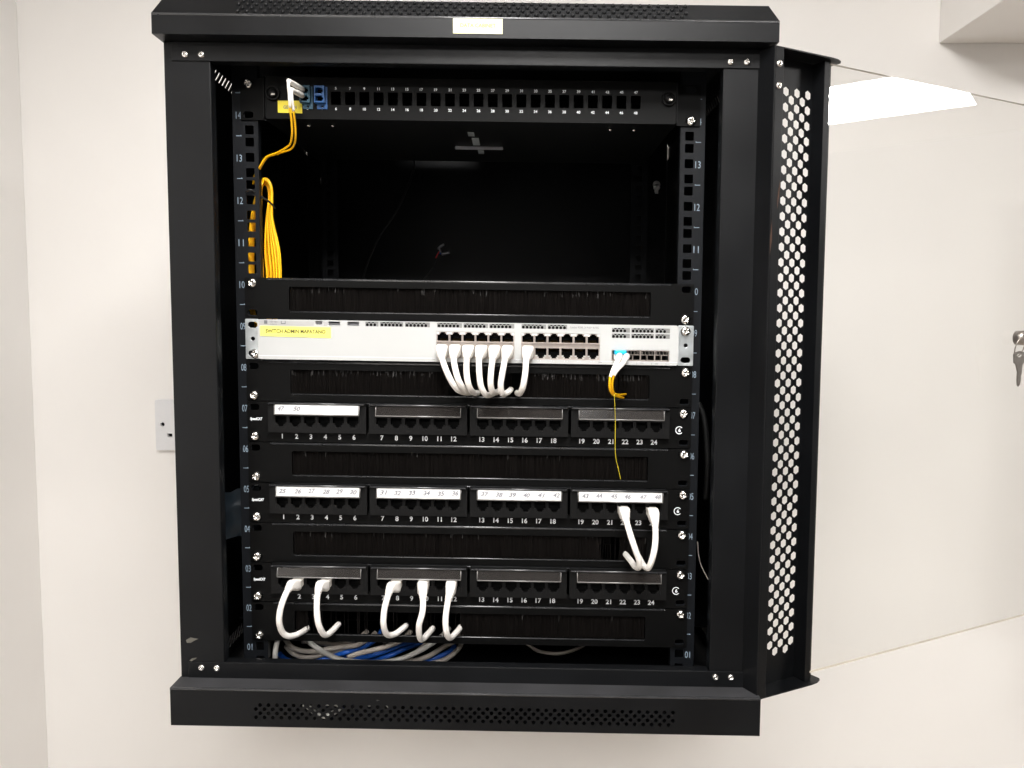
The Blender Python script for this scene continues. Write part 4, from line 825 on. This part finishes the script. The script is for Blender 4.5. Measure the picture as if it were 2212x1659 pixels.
# bundle behind the bottom opening
CN = {'w': ('whitecable2', 'off white'), 'g': ('greycable', 'grey'), 'b': ('bluecable', 'blue')}
WH = {0: 'upright off white network cable at the far left of the bottom opening', 1: 'bright off white network cable sweeping across the front of the bottom bundle',
      2: 'grey network cable arching over the left half of the bottom bundle', 3: 'grey network cable sagging lowest in the left of the bottom bundle', 4: 'grey network cable rising right of the cable tie in the bottom bundle',
      5: 'grey network cable highest behind the bottom bundle', 6: 'grey network cable right of centre in the bottom bundle', 7: 'long grey network cable near the right end of the bottom bundle', 8: 'grey network cable at the very right end of the bottom bundle',
      9: 'blue network cable highest in the bottom bundle', 10: 'blue network cable crossing the middle of the bottom bundle', 11: 'blue network cable behind the bright off white one in the bottom bundle',
      12: 'blue network cable low at the left end of the bottom bundle', 13: 'blue network cable low at the right end of the bottom bundle', 14: 'blue network cable running the whole length deep in the bottom bundle'}
for i, (c_, pts) in enumerate(D['bundle']):
    b = MB(); b.tube(pts, 2.9, 12, 0, 6); o = b.build('network_cable', CN[c_][0]); tag(o, WH[i], 'network cable', 'network cables bundled in the bottom of the cabinet')
cable_tie([(-101, 40, 43), (-101, 34, 36), (-101, 34, 22), (-101, 42, 10)], 'black hook and loop strap round the bottom cable bundle', 2.0)
b = MB(); b.tube(D['loop'], 2.2, 10, 0, 6); o = b.build('network_cable', 'greycable'); tag(o, 'thin grey cable loop sagging alone in the dark right of the bottom bundle', 'network cable', 'network cables bundled in the bottom of the cabinet')
b = MB(); b.tube(D['rcable'], 3.2, 10, 0, 6); o = b.build('power_cable', 'blackcable'); tag(o, 'black cable running down between the right rail and the cabinet side', 'cable')
b = MB(); b.tube(D['rwire'], .5, 6, 0, 5); o = b.build('loose_wire', 'greycable'); tag(o, 'hair thin loose wire beside the lower right rail', 'wire')
b = MB(); b.tube(D['icab1'], 1.7, 8, 0, 6); o = b.build('mains_cable', 'blackcable'); tag(o, 'black cable hanging down the inside back of the cabinet', 'cable')
t = thing('fan_lead', 'thin black lead with bare grey terminals and a red wire inside the empty bay', 'cable', D['icab2'][-1])
b = MB(); b.tube(D['icab2'], 1.1, 8, 0, 5); b.build('lead', 'blackcable', t)
q = D['conn']
b = MB(); b.tube([(-76, 430, 501), (-71, 429, 506), (-66, 428, 508)], 2.2, 8, 0, 3); b.tube([(-70, 428, 493), (-62, 427, 495), (-57, 427, 496)], 2.6, 8, 0, 3); b.tube([(-73, 429, 503), (-72, 429, 496)], 1.6, 8, 0, 0); b.build('terminals', 'terminal', t)
b = MB(); b.tube([(-80, 431, 487), (-77, 430, 492), (-74, 429, 497)], 1.1, 8, 0, 3); b.build('red_wire', 'redwire', t)
b = MB(); b.tube([(-76, 431, 495), (-71, 430, 494)], 1.3, 8, 0, 0); b.build('blue_wire', 'bluecable', t)
# an off-cut glimpsed through the base vents
t = thing('cable_offcut', 'pale cable off-cuts glimpsed through the left half of the base vent holes', 'cable offcut', (-120, -66, -29))
for pts_ in ([(-166, -69, -9), (-160, -68, -14), (-152, -69, -20), (-141, -70, -20.5), (-129, -68, -13), (-133, -67, -9), (-146, -68, -8.5)], [(-99, -68, -9), (-94, -71.5, -2.5), (-83, -71.5, -3), (-77, -68, -11)], [(-150, -71, .5), (-146, -71.5, -.8)]):
    b = MB(); b.tube(pts_, 2.6, 8, 0, 5); b.build('cable_piece', 'whitecable2', t)
# dark plastic film tucked between rail and side at lower left
b = MB(); rnd = random.Random(3); vs = []; nx, nz = 7, 8
for i in range(nx):
    for j in range(nz):
        vs.append((-292+i*8+rnd.uniform(-2, 2), 30+i*3+rnd.uniform(-5, 5), 130+j*8+i*1.2+rnd.uniform(-2, 2)))
b.add(vs, [(i*nz+j, i*nz+j+1, (i+1)*nz+j+1, (i+1)*nz+j) for i in range(nx-1) for j in range(nz-1)], 0, True)
o = b.build('plastic_film', 'bag'); tag(o, 'crumpled dark plastic film between the lower left rail and the cabinet side', 'plastic film')
